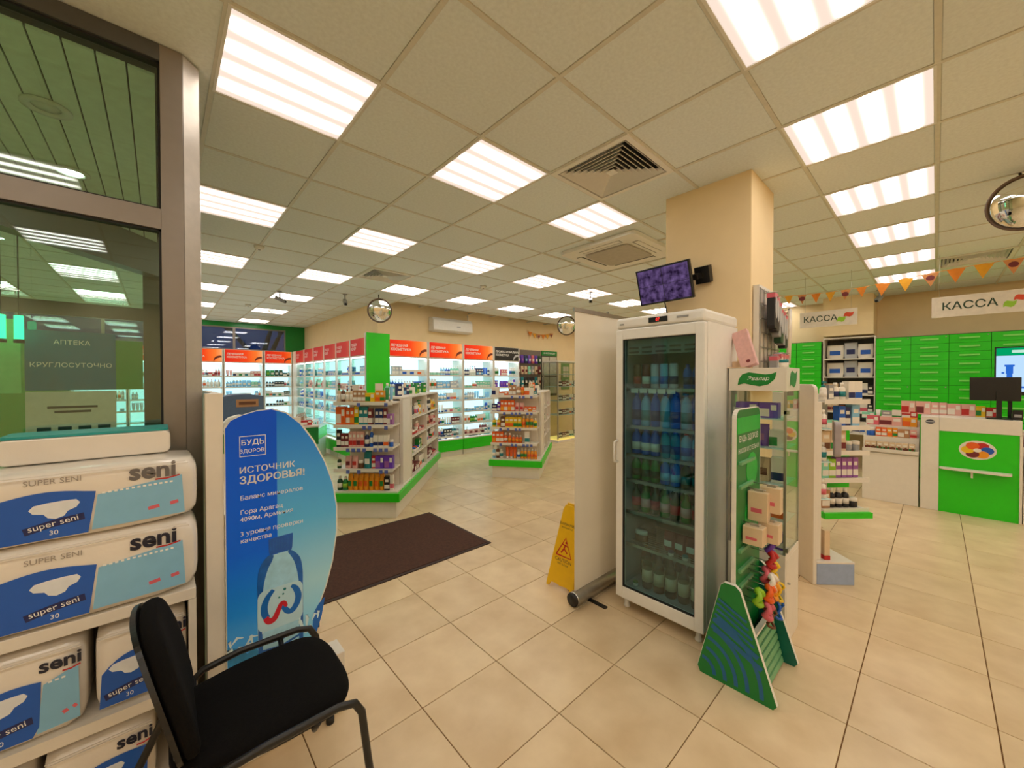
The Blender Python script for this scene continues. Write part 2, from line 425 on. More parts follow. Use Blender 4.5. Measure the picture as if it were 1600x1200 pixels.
for (i, j) in sorted(lamps):
    k = sorted(a for a, b in lamps if b == j).index(i)
    t = thing('ceiling_lamp', 'square white four-tube ceiling lamp, %s one %s' % (ordw[k], row_word[j]), 'lamp', (GX + (i + .5) * GT, GY + (j + .5) * GT, CZ - .001), 0, 'square ceiling lamps')
    link('frame', lf_me, t); link('diffuser', df_me, t)

# square ceiling vents
def vent_meshes():
    fr = MB()
    for a in ((-.297, .297, -.297, -.262), (-.297, .297, .262, .297), (-.297, -.262, -.262, .262), (.262, .297, -.262, .262)): fr.box(*a, -.008, .014)
    bl = []
    for k in range(7):
        o = .252 - k * .032; i_ = o - .014; b = MB()
        v = []
        for (r, z) in ((o, -.004), (o - .002, -.006), (i_ - .012, .026), (i_ - .010, .028)):
            v += [(-r, -r, z), (r, -r, z), (r, r, z), (-r, r, z)]
        f = []
        for q in range(4):
            for s in range(4): f.append((q * 4 + s, q * 4 + (s + 1) % 4, ((q + 1) % 4) * 4 + (s + 1) % 4, ((q + 1) % 4) * 4 + s))
        b.add(v, f); bl.append(b.mesh('louvre_blade', [M_white2]))
    bk = MB().box(-.262, .262, -.262, .262, .05, .06).mesh('dark_duct', [mat('duct_dark', (22, 20, 16), .8)])
    ctr = MB().box(-.03, .03, -.03, .03, -.005, .0).mesh('centre_plate', [M_white2])
    return fr.mesh('frame', [M_white2]), bl, bk, ctr
vf, vb, vk, vc = vent_meshes()
for (i, j), lb in (((3, -1), 'large square louvred ceiling vent beside the pillar'), ((3, 5), 'square louvred ceiling vent above the round convex mirror'), ((11, -4), 'square louvred ceiling vent near the flag garland over the tills')):
    t = thing('ceiling_vent', lb, 'vent', (GX + (i + .5) * GT, GY + (j + .5) * GT, CZ), 0)
    link('frame', vf, t); link('duct_back', vk, t); link('centre_plate', vc, t)
    for b in vb: link('louvre_blade', b, t)
# cassette air conditioner
t = thing('ceiling_air_conditioner', 'white four-way cassette air conditioner set in ceiling left of pillar', 'air conditioner', (3.80, 2.40, CZ), 0)
fr = MB()
H = .46
fr.prism(rrect(-H, H, -H, H, .06), 'z', -.028, .012).build('fascia', M_white2, t, bevel=.004)
MB().prism(rrect(-.27, .27, -.27, .27, .05), 'z', -.046, -.0285).build('grille_cover', mat('ac_grille', (178, 172, 160), .5), t, bevel=.004)
for k in range(4):
    MB().box(-.25, .25, .315, .385, -.0295, -.0275).build('air_slot', M_black, t, rot=(0, 0, k * math.pi / 2))
    MB().box(-.245, .245, .0, .055, -.003, .0).build('flap', M_white2, t, loc=[(0, .33, -.030), (-.33, 0, -.030), (0, -.33, -.030), (.33, 0, -.030)][k], rot=(0, 0, k * math.pi / 2))
cells_b = MB()
for (i, j) in cass:
    pass
cells_b.box(GX + 5 * GT, GX + 7 * GT, GY, GY + 2 * GT, CZ + .013, CZ + .03)
cells_b.build('surround_board', M_ceil, ce)

# walls
def wall(name, boxes, label, m=M_wall):
    b = MB()
    for a in boxes: b.box(*a)
    return b.build(name, m, kind='structure', label=label, cat='wall')
WT = CZ + .2
wall('wall_back', [(X0R, 2.96, Y1R, Y1R + .15, 0, 2.27), (X0R, 2.96, Y1R, Y1R + .15, 2.84, WT), (2.5, 2.96, Y1R, Y1R + .15, 2.27, 2.84)], 'end wall of the alcove, green band above the dark windows', M_dkgreen)
wall('wall_alcove', [(2.96, 3.11, 6.9, Y1R, 0, WT)], 'cream wall of the alcove above the receding lit cabinets')
wall('wall_middle', [(3.11, X1R + .15, 6.9, 7.05, 0, WT)], 'cream wall above the lit cabinets carrying the air conditioner')
wall('wall_right', [(X1R, X1R + .15, Y0R, 6.9, 0, WT)], 'cream wall behind the tills and green drawers')
wall('wall_front', [(X0R, X1R + .15, Y0R - .15, Y0R, 0, WT)], 'cream wall behind the viewer')
wall('wall_left', [(X0R - .15, X0R, Y0R - .15, Y1R + .15, 0, WT)], 'cream wall beyond the glass lobby')
# pillar
MB().box(2.975, 3.50, .85, 1.45, 0, CZ + .1).build('pillar', M_wall, kind='structure', label='square cream pillar rising behind the glass-door fridge', cat='pillar', bevel=.004)
MB().box(8.72, 9.3, .70, 1.36, 2.28, CZ + .1).build('pillar', M_wall, kind='structure', label='cream pier above the dark shelves beside green drawers', cat='pillar')
# alcove windows
M_night = pane('window_glass', (0.55, 0.65, 0.85), 2.6)
for k in range(5):
    x0 = -3.1 + k * 1.12; x1 = x0 + 1.12
    t = thing('window_%d' % (k + 1), 'dark dusk window above the back wall cabinets, %s from the left corner' % ordw[k], 'window', (x0, Y1R + .05, 2.27), 0, kind='structure')
    f = MB()
    for a in ((0, 1.12, 0, .03), (0, 1.12, .54, .57), (0, .025, .03, .54), (1.095, 1.12, .03, .54)): f.box(a[0], a[1], -.03, .03, a[2], a[3])
    f.build('window_frame', M_greyal, t)
    MB().box(.025, 1.095, -.004, .004, .03, .54).build('pane', M_night, t)
# dusk outside: bare tree and dark ground
tr = MB()
def branch(p, d, l, r, k):
    q = p + d * l; tr.tube([p, (p + q) / 2 + Vector((rnd.uniform(-.05, .05), 0, rnd.uniform(-.05, .05))), q], [r, r * .85, r * .6], 6)
    if k > 0:
        for _ in range(3):
            a = (d + Vector((rnd.uniform(-.9, .9), rnd.uniform(-.3, .3), rnd.uniform(-.2, .7)))).normalized(); branch(q, a, l * rnd.uniform(.6, .8), r * .6, k - 1)
branch(Vector((2.6, 15.0, 0)), Vector((-.05, 0, 1)), 1.9, .16, 4)
tr.build('bare_tree', mat('bark', (40, 38, 40), .9), label='bare dark tree outside the alcove windows', cat='tree')
MB().box(-14, 16, Y1R + .3, 34, -.3, -.02).build('ground_outside', mat('asphalt', (60, 62, 66), .9), kind='structure', label='dark pavement outside the windows', cat='ground')

# ---------------------------------------------------------------- glass partition and draught lobby at the left
pt = thing('glass_partition', 'grey aluminium framed glass partition at the left of the shop', 'partition', (0, 2.22, 0), 0, kind='structure')
post = [(-.0, 0), (.087, 0), (.145, .058), (.145, .10), (.0, .10)]
MB().prism([(.012, 0), (.087, 0), (.09, .10), (.012, .10)], 'z', 0, CZ).build('corner_post', M_greyal, pt, bevel=.002)
MB().prism([(.0875, 0), (.145, .058), (.15, .10), (.0905, .10)], 'z', 0, CZ - .003).build('corner_cover', mat('light_aluminium', (176, 168, 158), .35, metal=.3), pt, bevel=.002)
MB().box(-3.2, .012, .0, .07, 2.88, CZ).build('head_rail', mat('dark_aluminium', (92, 92, 92), .35, metal=.35), pt)
MB().box(-3.2, .012, .0, .07, 2.17, 2.255).build('transom', M_greyal, pt)
MB().box(-3.2, .012, .0, .07, 0, .12).build('bottom_rail', M_greyal, pt)
gk = MB()
for z0, z1 in ((.12, 2.17), (2.255, 2.88)):
    for a in ((-1.7, .012, z0, z0 + .008), (-1.7, .012, z1 - .008, z1), (.004, .012, z0, z1), (-1.7, -1.692, z0, z1)): gk.box(a[0], a[1], .012, .05, a[2], a[3])
gk.build('gasket', M_dkrub, pt)
MB().box(-1.78, -1.70, 0, .07, .12, 2.88).build('mullion', M_greyal, pt)
for z0, z1 in ((.128, 2.162), (2.263, 2.872)):
    MB().box(-1.692, .004, .03, .036, z0, z1).build('pane', M_green_glass, pt)
    MB().box(-3.19, -1.78, .03, .036, z0, z1).build('pane', M_green_glass, pt)
# side wall of the lobby towards the door mat
sw = thing('glass_door_wall', 'glazed side of the entrance lobby beside the brown mat', 'partition', (.05, 2.33, 0), 0, kind='structure')
for y in (.42, 1.56, 2.86): MB().box(-.03, .03, y - .03, y + .03, 0, CZ).build('post', M_greyal, sw)
MB().box(-.028, .028, .0, 2.9, 2.15, 2.25).build('transom', M_greyal, sw)
MB().box(-.028, .028, .0, 2.9, 2.86, CZ - .002).build('head_rail', M_greyal, sw)
for y0, y1 in ((.0, .39), (.45, 1.53), (1.59, 2.83)):
    MB().box(-.003, .003, y0, y1, .02, 2.15).build('pane', M_glass, sw)
    MB().box(-.003, .003, y0, y1, 2.25, 2.86).build('pane', M_glass, sw)
# far lobby partition
fp = thing('lobby_partition', 'dark framed glass at the far end of the lobby, carrying notices', 'partition', (0, 5.22, 0), 0, kind='structure')
M_dkal = mat('lobby_frame', (84, 80, 74), .4, metal=.35)
for x in (-.05, -1.9, -3.16): MB().box(x - .06, x + .06, -.04, .04, 0, CZ).build('post', M_dkal, fp)
MB().box(-3.2, -.11, -.035, .035, 2.10, 2.22).build('transom', M_dkal, fp)
MB().box(-3.2, -.11, -.035, .035, 0, .12).build('bottom_rail', M_dkal, fp)
for x0, x1 in ((-1.84, -.11), (-3.1, -1.96)):
    MB().box(x0, x1, -.003, .003, .12, 2.10).build('pane', M_green_glass, fp)
    MB().box(x0, x1, -.003, .003, 2.22, CZ).build('pane', M_green_glass, fp)
bm_ = MB().box(-2.9, .0, -.06, .06, 2.53, 2.90).build('lobby_header', M_dkal, None, (-.03, 5.12, 0), (0, 0, R(53)), kind='structure', label='dark slanting header beam inside the glass lobby', cat='beam')
# lobby slatted ceiling
sl = MB().box(X0R, .055, 2.24, 5.30, 2.935, 3.05).build('ceiling_lobby', mat('slat_void', (40, 48, 40), .8), kind='structure', label='grey slatted metal ceiling of the glass lobby', cat='ceiling')
slat = MB().box(-.042, .042, 2.30, 5.18, 0, .012).mesh('slat', [mat('slat_metal', (232, 240, 226), .5, metal=.1)])
for k in range(35):
    x = -.045 - k * .0905
    if x > X0R + .05: link('slat', slat, sl, (x, 0, 2.85))
for q, (x, y, on) in enumerate(((-.39, 2.9, 0), (-.40, 3.7, 1), (-1.1, 3.3, 1), (-1.1, 4.6, 1), (-.4, 4.6, 1))):
    t = thing('downlight', ['unlit round downlight in the lobby slat ceiling above partition', 'glowing round downlight in the lobby ceiling near the corner post', 'glowing round downlight deeper left in the lobby ceiling', 'glowing round downlight at far left of the lobby ceiling', 'glowing round downlight at the far end of the lobby ceiling'][q], 'lamp', (x, y, 2.85), 0, 'round lobby downlights')
    MB().lathe([(.05, .0), (.085, -.002), (.085, -.012), (.06, -.014), (.05, -.006)], 24, caps=False).build('rim', M_white2, t)
    MB().lathe([(.0, -.005), (.05, -.005), (.05, .0)], 24).build('bulb', glow('downlight_glow', (.80, 1, .84), 90) if on else M_white2, t)
# notices on the far lobby glass
nb = MB().box(-.84, -.30, 0, .004, 1.44, 1.96).build('notice_board', mat('notice_blue', (16, 110, 140), .4), None, (0, 5.19, 0), label='dark blue notice stuck on the far lobby glass', cat='notice')
text('АПТЕКА', .055, M_whiteink, nb, (-.57, -.001, 1.86)); text('КРУГЛОСУТОЧНО', .055, M_whiteink, nb, (-.57, -.001, 1.66))
nb = MB().box(-.30, -.115, 0, .004, 1.44, 1.90).build('notice_board', mat('notice_green', (70, 150, 70), .4), None, (0, 5.185, 0), label='green notice strip beside the dark blue one on lobby glass', cat='notice')
nb = MB().box(-.84, -.30, 0, .004, .95, 1.43).build('notice_board', mat('notice_grey', (214, 208, 194), .5), None, (0, 5.19, 0), label='grey opening hours notice below the dark blue one', cat='notice')
hb = MB()
for k in range(4): hb.box(-.78 + k * .12, -.70 + k * .12, -.002, 0, 1.08, 1.12)
hb.box(-.72, -.42, -.002, 0, 1.28, 1.30).box(-.68, -.46, -.002, 0, 1.24, 1.26); hb.build('printed_lines', M_ink, nb)
nb = MB().box(-1.05, -.86, 0, .004, 1.42, 2.04).build('notice_board', mat('notice_pale_green', (140, 214, 140), .5), None, (0, 5.19, 0), label='pale green paper left of the dark blue notice', cat='notice')
t = thing('lobby_fill_tube', 'tall green tube added out of view to light the lobby from left', 'sign', (-3.1, 3.7, 1.3), 0)  # green tube added out of frame to brighten the lobby and its slats
MB().box(-.05, 0, 0, .12, 0, 1.1).build('housing', M_black, t); MB().lathe([(.0, .05), (.016, .055), (.016, 1.045), (.0, 1.05)], 12, c=(.03, .06, 0)).build('neon_tube', glow('lobby_fill_green', (.10, 1.0, .40), 22), t)
# green neon tubes on the lobby's left
for q, (x, y) in enumerate(((-.925, 5.0), (-.835, 5.0))):
    t = thing('neon_tube', ['short green neon tube glowing, left of the pair', 'short green neon tube glowing, right of the pair'][q], 'lamp', (x, y, 0), 0, 'green neon tubes in the lobby')
    MB().lathe([(.0, 1.85), (.026, 1.855), (.026, 2.05), (.0, 2.055)], 12).build('tube', glow('green_neon', (.02, 1.0, .38), 2.5), t)
    MB().lathe([(.03, 1.83), (.03, 1.86), (.0, 1.86)], 12).build('socket', M_black, t)
    MB().tube([(0, 0, 2.05), (0, 0, 2.85)], .004, 6).build('cable', M_black, t)

# ---------------------------------------------------------------- goods on shelves
COLS = {'white': (228, 222, 210), 'cream': (214, 190, 156), 'pale pink': (222, 168, 158), 'pink': (208, 96, 110), 'red': (186, 36, 36), 'maroon': (112, 34, 42), 'orange': (226, 96, 24),
        'amber': (230, 150, 24), 'yellow': (228, 190, 30), 'lime': (140, 190, 40), 'green': (24, 128, 52), 'dark green': (20, 66, 34), 'mint': (130, 206, 176), 'teal': (20, 124, 130),
        'light blue': (130, 186, 220), 'blue': (24, 90, 186), 'navy': (24, 36, 92), 'purple': (100, 52, 176), 'violet': (150, 90, 160), 'brown': (104, 62, 36), 'tan': (176, 128, 86), 'grey': (150, 150, 150), 'black': (28, 26, 28), 'silver': (186, 188, 192)}
def cm(c): return mat('pack_' + c.replace(' ', '_'), COLS[c], 0.4, noise=0.03)
STRIPE = {'white': ['blue', 'green', 'navy', 'orange', 'pink', 'teal'], 'cream': ['brown', 'maroon', 'green'], 'orange': ['white', 'amber'], 'yellow': ['green', 'orange'], 'blue': ['white'], 'navy': ['white', 'light blue'],
          'green': ['white', 'lime'], 'purple': ['white', 'violet'], 'pale pink': ['white', 'red', 'maroon'], 'amber': ['orange', 'green']}
_P = {}
def proto(kind, c, s):
    """one piece of goods about its real size, base at z=0, front towards -y; returns mesh, width, depth, height"""
    key = (kind, c, s)
    if key in _P: return _P[key]
    b = MB(); M = [cm(c), cm(s), cm('white')]
    if kind == 'box':
        w, d, h = .06, .04, .13
        b.box(-w / 2, w / 2, -d / 2, d / 2, 0, h, 0); b.box(-w / 2 + .001, w / 2 - .001, -d / 2 - .0008, -d / 2, h * .12, h * .42, 1); b.box(-w * .32, w * .32, -d / 2 - .0008, -d / 2, h * .62, h * .8, 2)
        b.box(w / 2, w / 2 + .0008, -d / 2 + .002, d / 2 - .002, h * .12, h * .42, 1)
    elif kind == 'carton':
        w, d, h = .12, .05, .09
        b.box(-w / 2, w / 2, -d / 2, d / 2, 0, h, 0); b.box(-w / 2 + .001, w * .05, -d / 2 - .0008, -d / 2, h * .1, h * .6, 1); b.box(w * .12, w * .42, -d / 2 - .0008, -d / 2, h * .5, h * .85, 2)
    elif kind == 'bottle':
        w = d = .05; h = .15
        b.lathe([(.0, 0), (.023, .001), (.025, .006), (.025, .095), (.020, .108), (.010, .116), (.010, .122)], 12, m=0)
        b.lathe([(.0254, .03), (.0256, .03), (.0256, .075), (.0254, .075)], 12, m=1); b.lathe([(.0125, .118), (.0125, .148), (.0, .150)], 10, m=2)
    elif kind == 'pump_bottle':
        w = d = .056; h = .19
        b.lathe([(.0, 0), (.026, .001), (.028, .006), (.028, .115), (.020, .126), (.010, .130), (.010, .142)], 12, m=0)
        b.lathe([(.0284, .03), (.0286, .03), (.0286, .09), (.0284, .09)], 12, m=2); b.lathe([(.014, .132), (.014, .150), (.004, .152), (.004, .175), (.011, .176), (.011, .188), (.0, .19)], 8, m=1); b.box(-.004, .004, -.035, 0, .178, .186, 1)
    elif kind == 'tube':
        w, d, h = .05, .03, .14
        b.lathe([(.0, 0), (.017, .0), (.017, .022), (.0, .0225)], 10, m=1)
        n = 10; lo = [(.018 * math.cos(2 * math.pi * i / n), .015 * math.sin(2 * math.pi * i / n), .022) for i in range(n)]; hi = [(.025 * math.cos(2 * math.pi * i / n), .002 * math.sin(2 * math.pi * i / n), .14) for i in range(n)]
        b.add(lo + hi, [(i, (i + 1) % n, n + (i + 1) % n, n + i) for i in range(n)] + [tuple(range(n, 2 * n))], 0, True)
    elif kind == 'jar':
        w = d = .07; h = .055
        b.lathe([(.0, 0), (.031, .001), (.033, .004), (.033, .034), (.030, .036)], 14, m=0); b.lathe([(.034, .036), (.034, .052), (.031, .055), (.0, .055)], 14, m=1)
    elif kind == 'can':
        w = d = .055; h = .18
        b.lathe([(.0, 0), (.026, .0), (.0275, .004), (.0275, .135), (.018, .148), (.018, .15)], 12, m=0); b.lathe([(.0278, .04), (.0279, .04), (.0279, .1), (.0278, .1)], 12, m=1); b.lathe([(.0195, .148), (.0195, .178), (.0, .18)], 10, m=2)
    elif kind == 'pouch':
        w, d, h = .09, .04, .13
        n = 8; vs = []
        for z, hw, hd in ((0, .040, .018), (.03, .045, .022), (.08, .045, .015), (.118, .043, .003), (.13, .044, .0015)):
            for i in range(n): a = 2 * math.pi * (i + .5) / n; vs.append((hw * max(-1, min(1, 1.25 * math.cos(a))), hd * max(-1, min(1, 1.25 * math.sin(a))), z))
        fs = [(j * n + i, j * n + (i + 1) % n, (j + 1) * n + (i + 1) % n, (j + 1) * n + i) for j in range(4) for i in range(n)] + [tuple(range(4 * n, 5 * n))]
        b.add(vs, fs, 0, True); b.box(-.028, .028, -.0235, -.0225, .035, .075, 1)
    me = b.mesh(kind, M); _P[key] = (me, w, d, h)
    return _P[key]
NOUN = {'box': 'box', 'carton': 'flat carton', 'bottle': 'bottle', 'pump_bottle': 'pump bottle', 'tube': 'squeeze tube', 'jar': 'lidded jar', 'can': 'spray can', 'pouch': 'pouch'}
CATN = {'box': 'box', 'carton': 'box', 'bottle': 'bottle', 'pump_bottle': 'bottle', 'tube': 'tube', 'jar': 'jar', 'can': 'can', 'pouch': 'pouch'}
COUNT = {}
def item(kind, c, M4, where, tw, th=None, td=None, s=None, rot=0, jit=True):
    """place one piece at matrix M4 (front -y), scaled to width tw (m)"""
    s = s or rnd.choice(STRIPE.get(c, ['white']))
    me, w0, d0, h0 = proto(kind, c, s)
    sx = tw / w0; sz = (th / h0) if th else sx; sy = (td / d0) if td else sx
    o = bpy.data.objects.new(kind if kind != 'can' else 'spray_can', me); COL.objects.link(o)
    r = rot + (rnd.uniform(-.06, .06) if jit else 0)
    o.matrix_world = M4 @ Matrix.Rotation(r, 4, 'Z') @ Matrix.Diagonal((sx, sy, sz, 1))
    # copies of one look in one place are told apart by nothing: they share label and group
    o['label'] = '%s %s %s' % (c, NOUN[kind], where); o['category'] = CATN[kind]
    o['group'] = '%s %s items %s' % (c, NOUN[kind], where)
    COUNT[kind] = COUNT.get(kind, 0) + 1
    return o
def frame_m(x, y, z, a): return Matrix.Translation((x, y, z)) @ Matrix.Rotation(a, 4, 'Z')
def row(F, x0, x1, y, z, spec, where, hmax=.3, fit=True, gap=.004):
    """a row along local x of frame F; spec = [(kind, colour, n, width, height)]; a colour of None leaves a gap"""
    tot = sum(e[2] * (e[3] + gap) for e in spec); sc = min(1.15, (x1 - x0) / tot) if fit else 1
    x = x0
    for k, c, n, w, h, *k2 in spec:
        for q in range(n):
            st = k2[0] if k2 else None
            ww = w * sc; g = gap * sc
            if c is not None:
                hh = min(h, hmax)
                dd = {'box': min(.06, ww), 'carton': .07, 'pouch': .05, 'tube': .03}.get(k, ww)
                item(k, c, F @ Matrix.Translation((x + g / 2 + ww / 2, y, z)), where, ww, hh, dd, s=st)
            x += ww + g
def random_spec(width, pal, r, big=False):
    out = []; x = 0
    while x < width - .05:
        k = r.choice(['box', 'bottle', 'tube', 'jar', 'pump_bottle', 'carton', 'bottle', 'can', 'pouch']); c = r.choice(pal)
        if r.random() < .10: out.append((k, None, 1, r.uniform(.03, .08), 0)); x += out[-1][3]; continue
        w = {'box': .055, 'bottle': .046, 'tube': .05, 'jar': .065, 'pump_bottle': .052, 'carton': .11, 'can': .046, 'pouch': .07}[k] * r.uniform(1.0, 1.25)
        h = {'box': .13, 'bottle': .15, 'tube': .14, 'jar': .05, 'pump_bottle': .18, 'carton': .08, 'can': .17, 'pouch': .14}[k] * r.uniform(.95, 1.2)
        n = r.choice([2, 2, 3, 3])
        n = max(1, min(n, int((width - x) / (w + .004))))
        if x + n * (w + .004) > width: break
        out.append((k, c, n, w, h)); x += n * (w + .004)
    return out

# ---------------------------------------------------------------- backlit cosmetics cabinets
ORANGE_SIGN = ramp_mat('orange_sign', 'X', [(0, (196, 28, 14)), (.42, (214, 62, 14)), (.62, (226, 110, 40)), (.8, (222, 164, 110))], emit=.7)
DIMMED_SIGN = ramp_mat('angle_dimmed_sign', 'X', [(0, (176, 34, 30)), (.5, (184, 44, 34)), (.8, (196, 96, 70))], emit=.3)  # alcove headers: darkening from the oblique view put into colour and glow
BLACK_SIGN = mat('black_sign', (34, 32, 34), .4)
SHZ = [.40, .64, .88, 1.12, 1.36, 1.62]
M_shelfglass = mat('shelf_glass', (196, 226, 226), .2, noise=.02)
_C = {}
def cabinet_parts(W, sign):
    key = (W, sign)
    if key in _C: return _C[key]
    D = .38; P = []
    P.append(('plinth', MB().box(.01, W - .01, .02, D, 0, .10).mesh('plinth', [M_white]), []))
    P.append(('green_fascia', MB().box(.004, W - .004, 0, .02, .105, .32).box(.004, W - .004, -.004, 0, .208, .214).mesh('green_fascia', [M_green]), []))
    P.append(('base', MB().box(.004, W - .004, .021, D, .10, .32).box(.004, W - .004, -.006, D, .321, .345).mesh('base', [M_white]), []))
    for x in (0, W - .022):
        if sign == 'red':
            P.append(('front_post', MB().box(x, x + .022, .0, .03, .346, 2.25).mesh('front_post', [M_white]), []))
            P.append(('side_pane', MB().box(x + .009, x + .012, .0305, D - .031, .346, 1.93).mesh('side_pane', [M_glass]), []))
        else: P.append(('side_panel', MB().box(x, x + .022, .0, D, .346, 2.25).mesh('side_panel', [M_white]), []))
    P.append(('back_panel', MB().box(.022, W - .022, D - .03, D - .01, .346, 1.93).mesh('back_panel', [M_backlit]), []))
    P.append(('canopy', MB().box(.022, W - .022, .02, D, 1.93, 2.249).mesh('canopy', [M_white]), [('light_strip', MB().box(.03, W - .03, .03, .075, 1.915, 1.929).mesh('light_strip', [M_led]))]))
    sg = {'orange': ORANGE_SIGN, 'red': DIMMED_SIGN, 'black': BLACK_SIGN}[sign]
    P.append(('sign_panel', MB().box(.0, W - .05, 0, .012, 0, .285).mesh('sign_panel', [sg]), []))
    for z in SHZ:
        P.append(('shelf', MB().box(.024, W - .024, .03, D - .032, z - .010, z).mesh('shelf', [M_shelfglass]), [('price_rail', MB().box(.024, W - .024, .022, .03, z - .028, z + .004).mesh('price_rail', [M_white])), ('light_strip', MB().box(.05, W - .05, .035, .05, z - .018, z - .0105).mesh('light_strip', [M_led]))]))
    _C[key] = P
    return P
PORTRAIT = mat('auburn_hair', (120, 44, 22), .5)
def cabinet(x, y, rz, W, sign, label, words_, stock, where, seed, group):
    t = thing('cosmetics_cabinet', label, 'display cabinet', (x, y, 0), rz, group)
    for nm, me, sub in cabinet_parts(W, sign):
        loc = (.025, .006, 1.958) if nm == 'sign_panel' else (0, 0, 0)
        o = link(nm, me, t, loc)
        for n2, m2 in sub: link(n2, m2, o)
        if nm == 'sign_panel':
            sz = .062
            for k, wd in enumerate(words_): link('lettering', text_mesh(wd, sz, M_whiteink, bold=.02, align='LEFT'), o, (.03, -.0015, .185 - k * .072), (math.pi / 2, 0, 0))
            if sign != 'red':
                hp = MB(); ribbon(hp, [(W - .20, .0), (W - .19, .05), (W - .15, .095), (W - .10, .115), (W - .052, .12)], [.01, .03, .05, .05, .04], -.001)
                hp.build('portrait_hair', PORTRAIT if sign == 'orange' else cm('silver'), o)
    F = frame_m(x, y, 0, rz); r = random.Random(seed)
    for k, z in enumerate([.345] + SHZ):
        if k < stock[0]: continue
        pal = stock[1][k % len(stock[1])]
        row(F, .045, W - .045, .10, z, random_spec(W - .09, pal, r), 'on %s shelf of %s' % (['the bottom', 'second', 'third', 'fourth', 'fifth', 'sixth', 'the top'][k], where), hmax=.195)
    return t
PALS = [['white', 'light blue', 'mint', 'blue'], ['white', 'navy', 'blue'], ['white', 'black', 'grey', 'teal'], ['white', 'pale pink', 'maroon'], ['white', 'green', 'mint'], ['blue', 'white', 'light blue'], ['white', 'light blue', 'silver']]
PB = [['white', 'light blue', 'silver'], ['white', 'mint', 'light blue'], ['pale pink', 'white', 'red'], ['white', 'silver', 'light blue']]
LK = ['ЛЕЧЕБНАЯ', 'КОСМЕТИКА']
for k in range(4):
    pos = ordw[k]
    if k < 3: cabinet(2.975 + k * .808, 6.5, 0, .80, 'orange', 'lit white cabinet with orange header, %s to the right of the green pillar' % pos, LK, (1 if k == 0 else 0, PALS[k:] + PALS[:k]), 'the %s orange-headed middle cabinet' % pos, 11 + k, 'lit cabinets along the middle wall')
    else: cabinet(2.975 + k * .808, 6.5, 0, .76, 'black', 'lit cabinet with black header at the right end of the wall run', ['ПРОФЕССИОНАЛЬНАЯ', 'КОСМЕТИКА'], (3, [['white', 'pink', 'maroon'], ['pale pink', 'white', 'red'], ['white', 'purple', 'black']]), 'the black-headed lit cabinet', 15, 'lit cabinets along the middle wall')
for k in range(6):
    y1 = 6.43 + k * .755
    cabinet(2.56, y1 + .75, -math.pi / 2, .75, 'red', 'lit cabinet with angle-darkened red header in the alcove, %s beyond the green pillar' % ordw[k], ['УХОД ЗА', 'КОЖЕЙ'], (2 if k < 2 else 3, [['blue', 'light blue', 'blue'], ['light blue', 'mint', 'pale pink'], ['blue', 'light blue', 'teal'], ['blue', 'light blue', 'silver']]), 'the %s red-headed alcove cabinet' % ordw[k], 31 + k, 'lit cabinets along the alcove wall')
for k in range(5):
    x0 = 1.93 - k * .80 - .01
    cabinet(x0 if k else 1.93, 11.25, 0, .79 if k else .62, 'orange', 'lit cabinet with orange header on the end wall, %s from the alcove corner' % ordw[k], LK, (3, PB if k else [['green', 'dark green', 'white'], ['green', 'white', 'black']]), 'the %s end wall cabinet' % ordw[k], 51 + k, 'lit cabinets along the end wall')
MB().box(2.56, 2.955, 10.965, 11.24, 0, 2.25).build('corner_filler', M_white, kind='structure', label='white corner filler between alcove cabinets and end wall cabinets', cat='panel')
# green corner pillar
gp = thing('green_corner_panel', 'tall bright green corner panel between the two lit cabinet runs', 'panel', (2.56, 6.40, 0), 0, kind='structure')
MB().box(0, .405, 0, .03, 0, 2.32).build('front_panel', M_green, gp, bevel=.003)
MB().box(.0, .03, .031, .10, 0, 2.32).box(.375, .405, .031, .48, 0, 2.32).box(.0, .03, .0305, .031, 0, 2.32).build('side_panel', M_white, gp)
# long soffit above alcove cabinets is the wall itself; split air conditioner on the middle wall
t = thing('wall_air_conditioner', 'white split air conditioner high on the cream wall', 'air conditioner', (4.02, 6.9, 2.50), 0)
MB().prism([(-.20, .03), (-.19, .22), (-.14, .28), (0, .28), (0, .0), (-.13, .0)], 'x', 0, .96).build('casing', M_white2, t, bevel=.01)
MB().box(.04, .92, -.196, -.186, .035, .075).build('air_flap', mat('ac_flap', (190, 184, 172), .4), t)
MB().box(.55, .64, -.205, -.199, .10, .13).build('badge', cm('silver'), t)
MB().tube([(.93, -.06, .28), (.93, -.06, .36), (.93, -.04, .42)], .012, 8).build('pipe', M_white2, t)
# convex mirrors
def convex_mirror(label, c, r, face, hang):
    t = thing('convex_mirror', label, 'mirror', c, 0)
    d = Vector(face).normalized(); q = d.to_track_quat('Z', 'Y').to_euler(); t.rotation_euler = q
    MB().lathe([(r * math.sin(a) / math.sin(1.0), (math.cos(a) - math.cos(1.0)) * r * .55) for a in [1.0 * k / 8 for k in range(8, -1, -1)]], 32).build('mirror_dome', M_mirror, t)
    MB().lathe([(r * .99, -.012), (r * 1.06, -.012), (r * 1.07, .006), (r * .985, .008), (r * .985, -.012)], 32, caps=False).build('rim', mat('mirror_rim', (96, 76, 60), .5), t)
    MB().lathe([(.0, -.02), (r * .98, -.014)], 24).build('back', M_black, t)
    inv = t.matrix_basis if False else (Matrix.Translation(c) @ q.to_matrix().to_4x4()).inverted()
    MB().tube([inv @ Vector(p) for p in (Vector(c) - d * .02, Vector(c) - d * .06 + Vector((0, 0, .05)), Vector(hang))], .008, 8).build('hanger', M_black, t)
convex_mirror('round convex mirror hanging near the green corner panel', (2.68, 6.15, 2.66), .185, (-.25, -1, -.18), (2.72, 6.28, CZ))
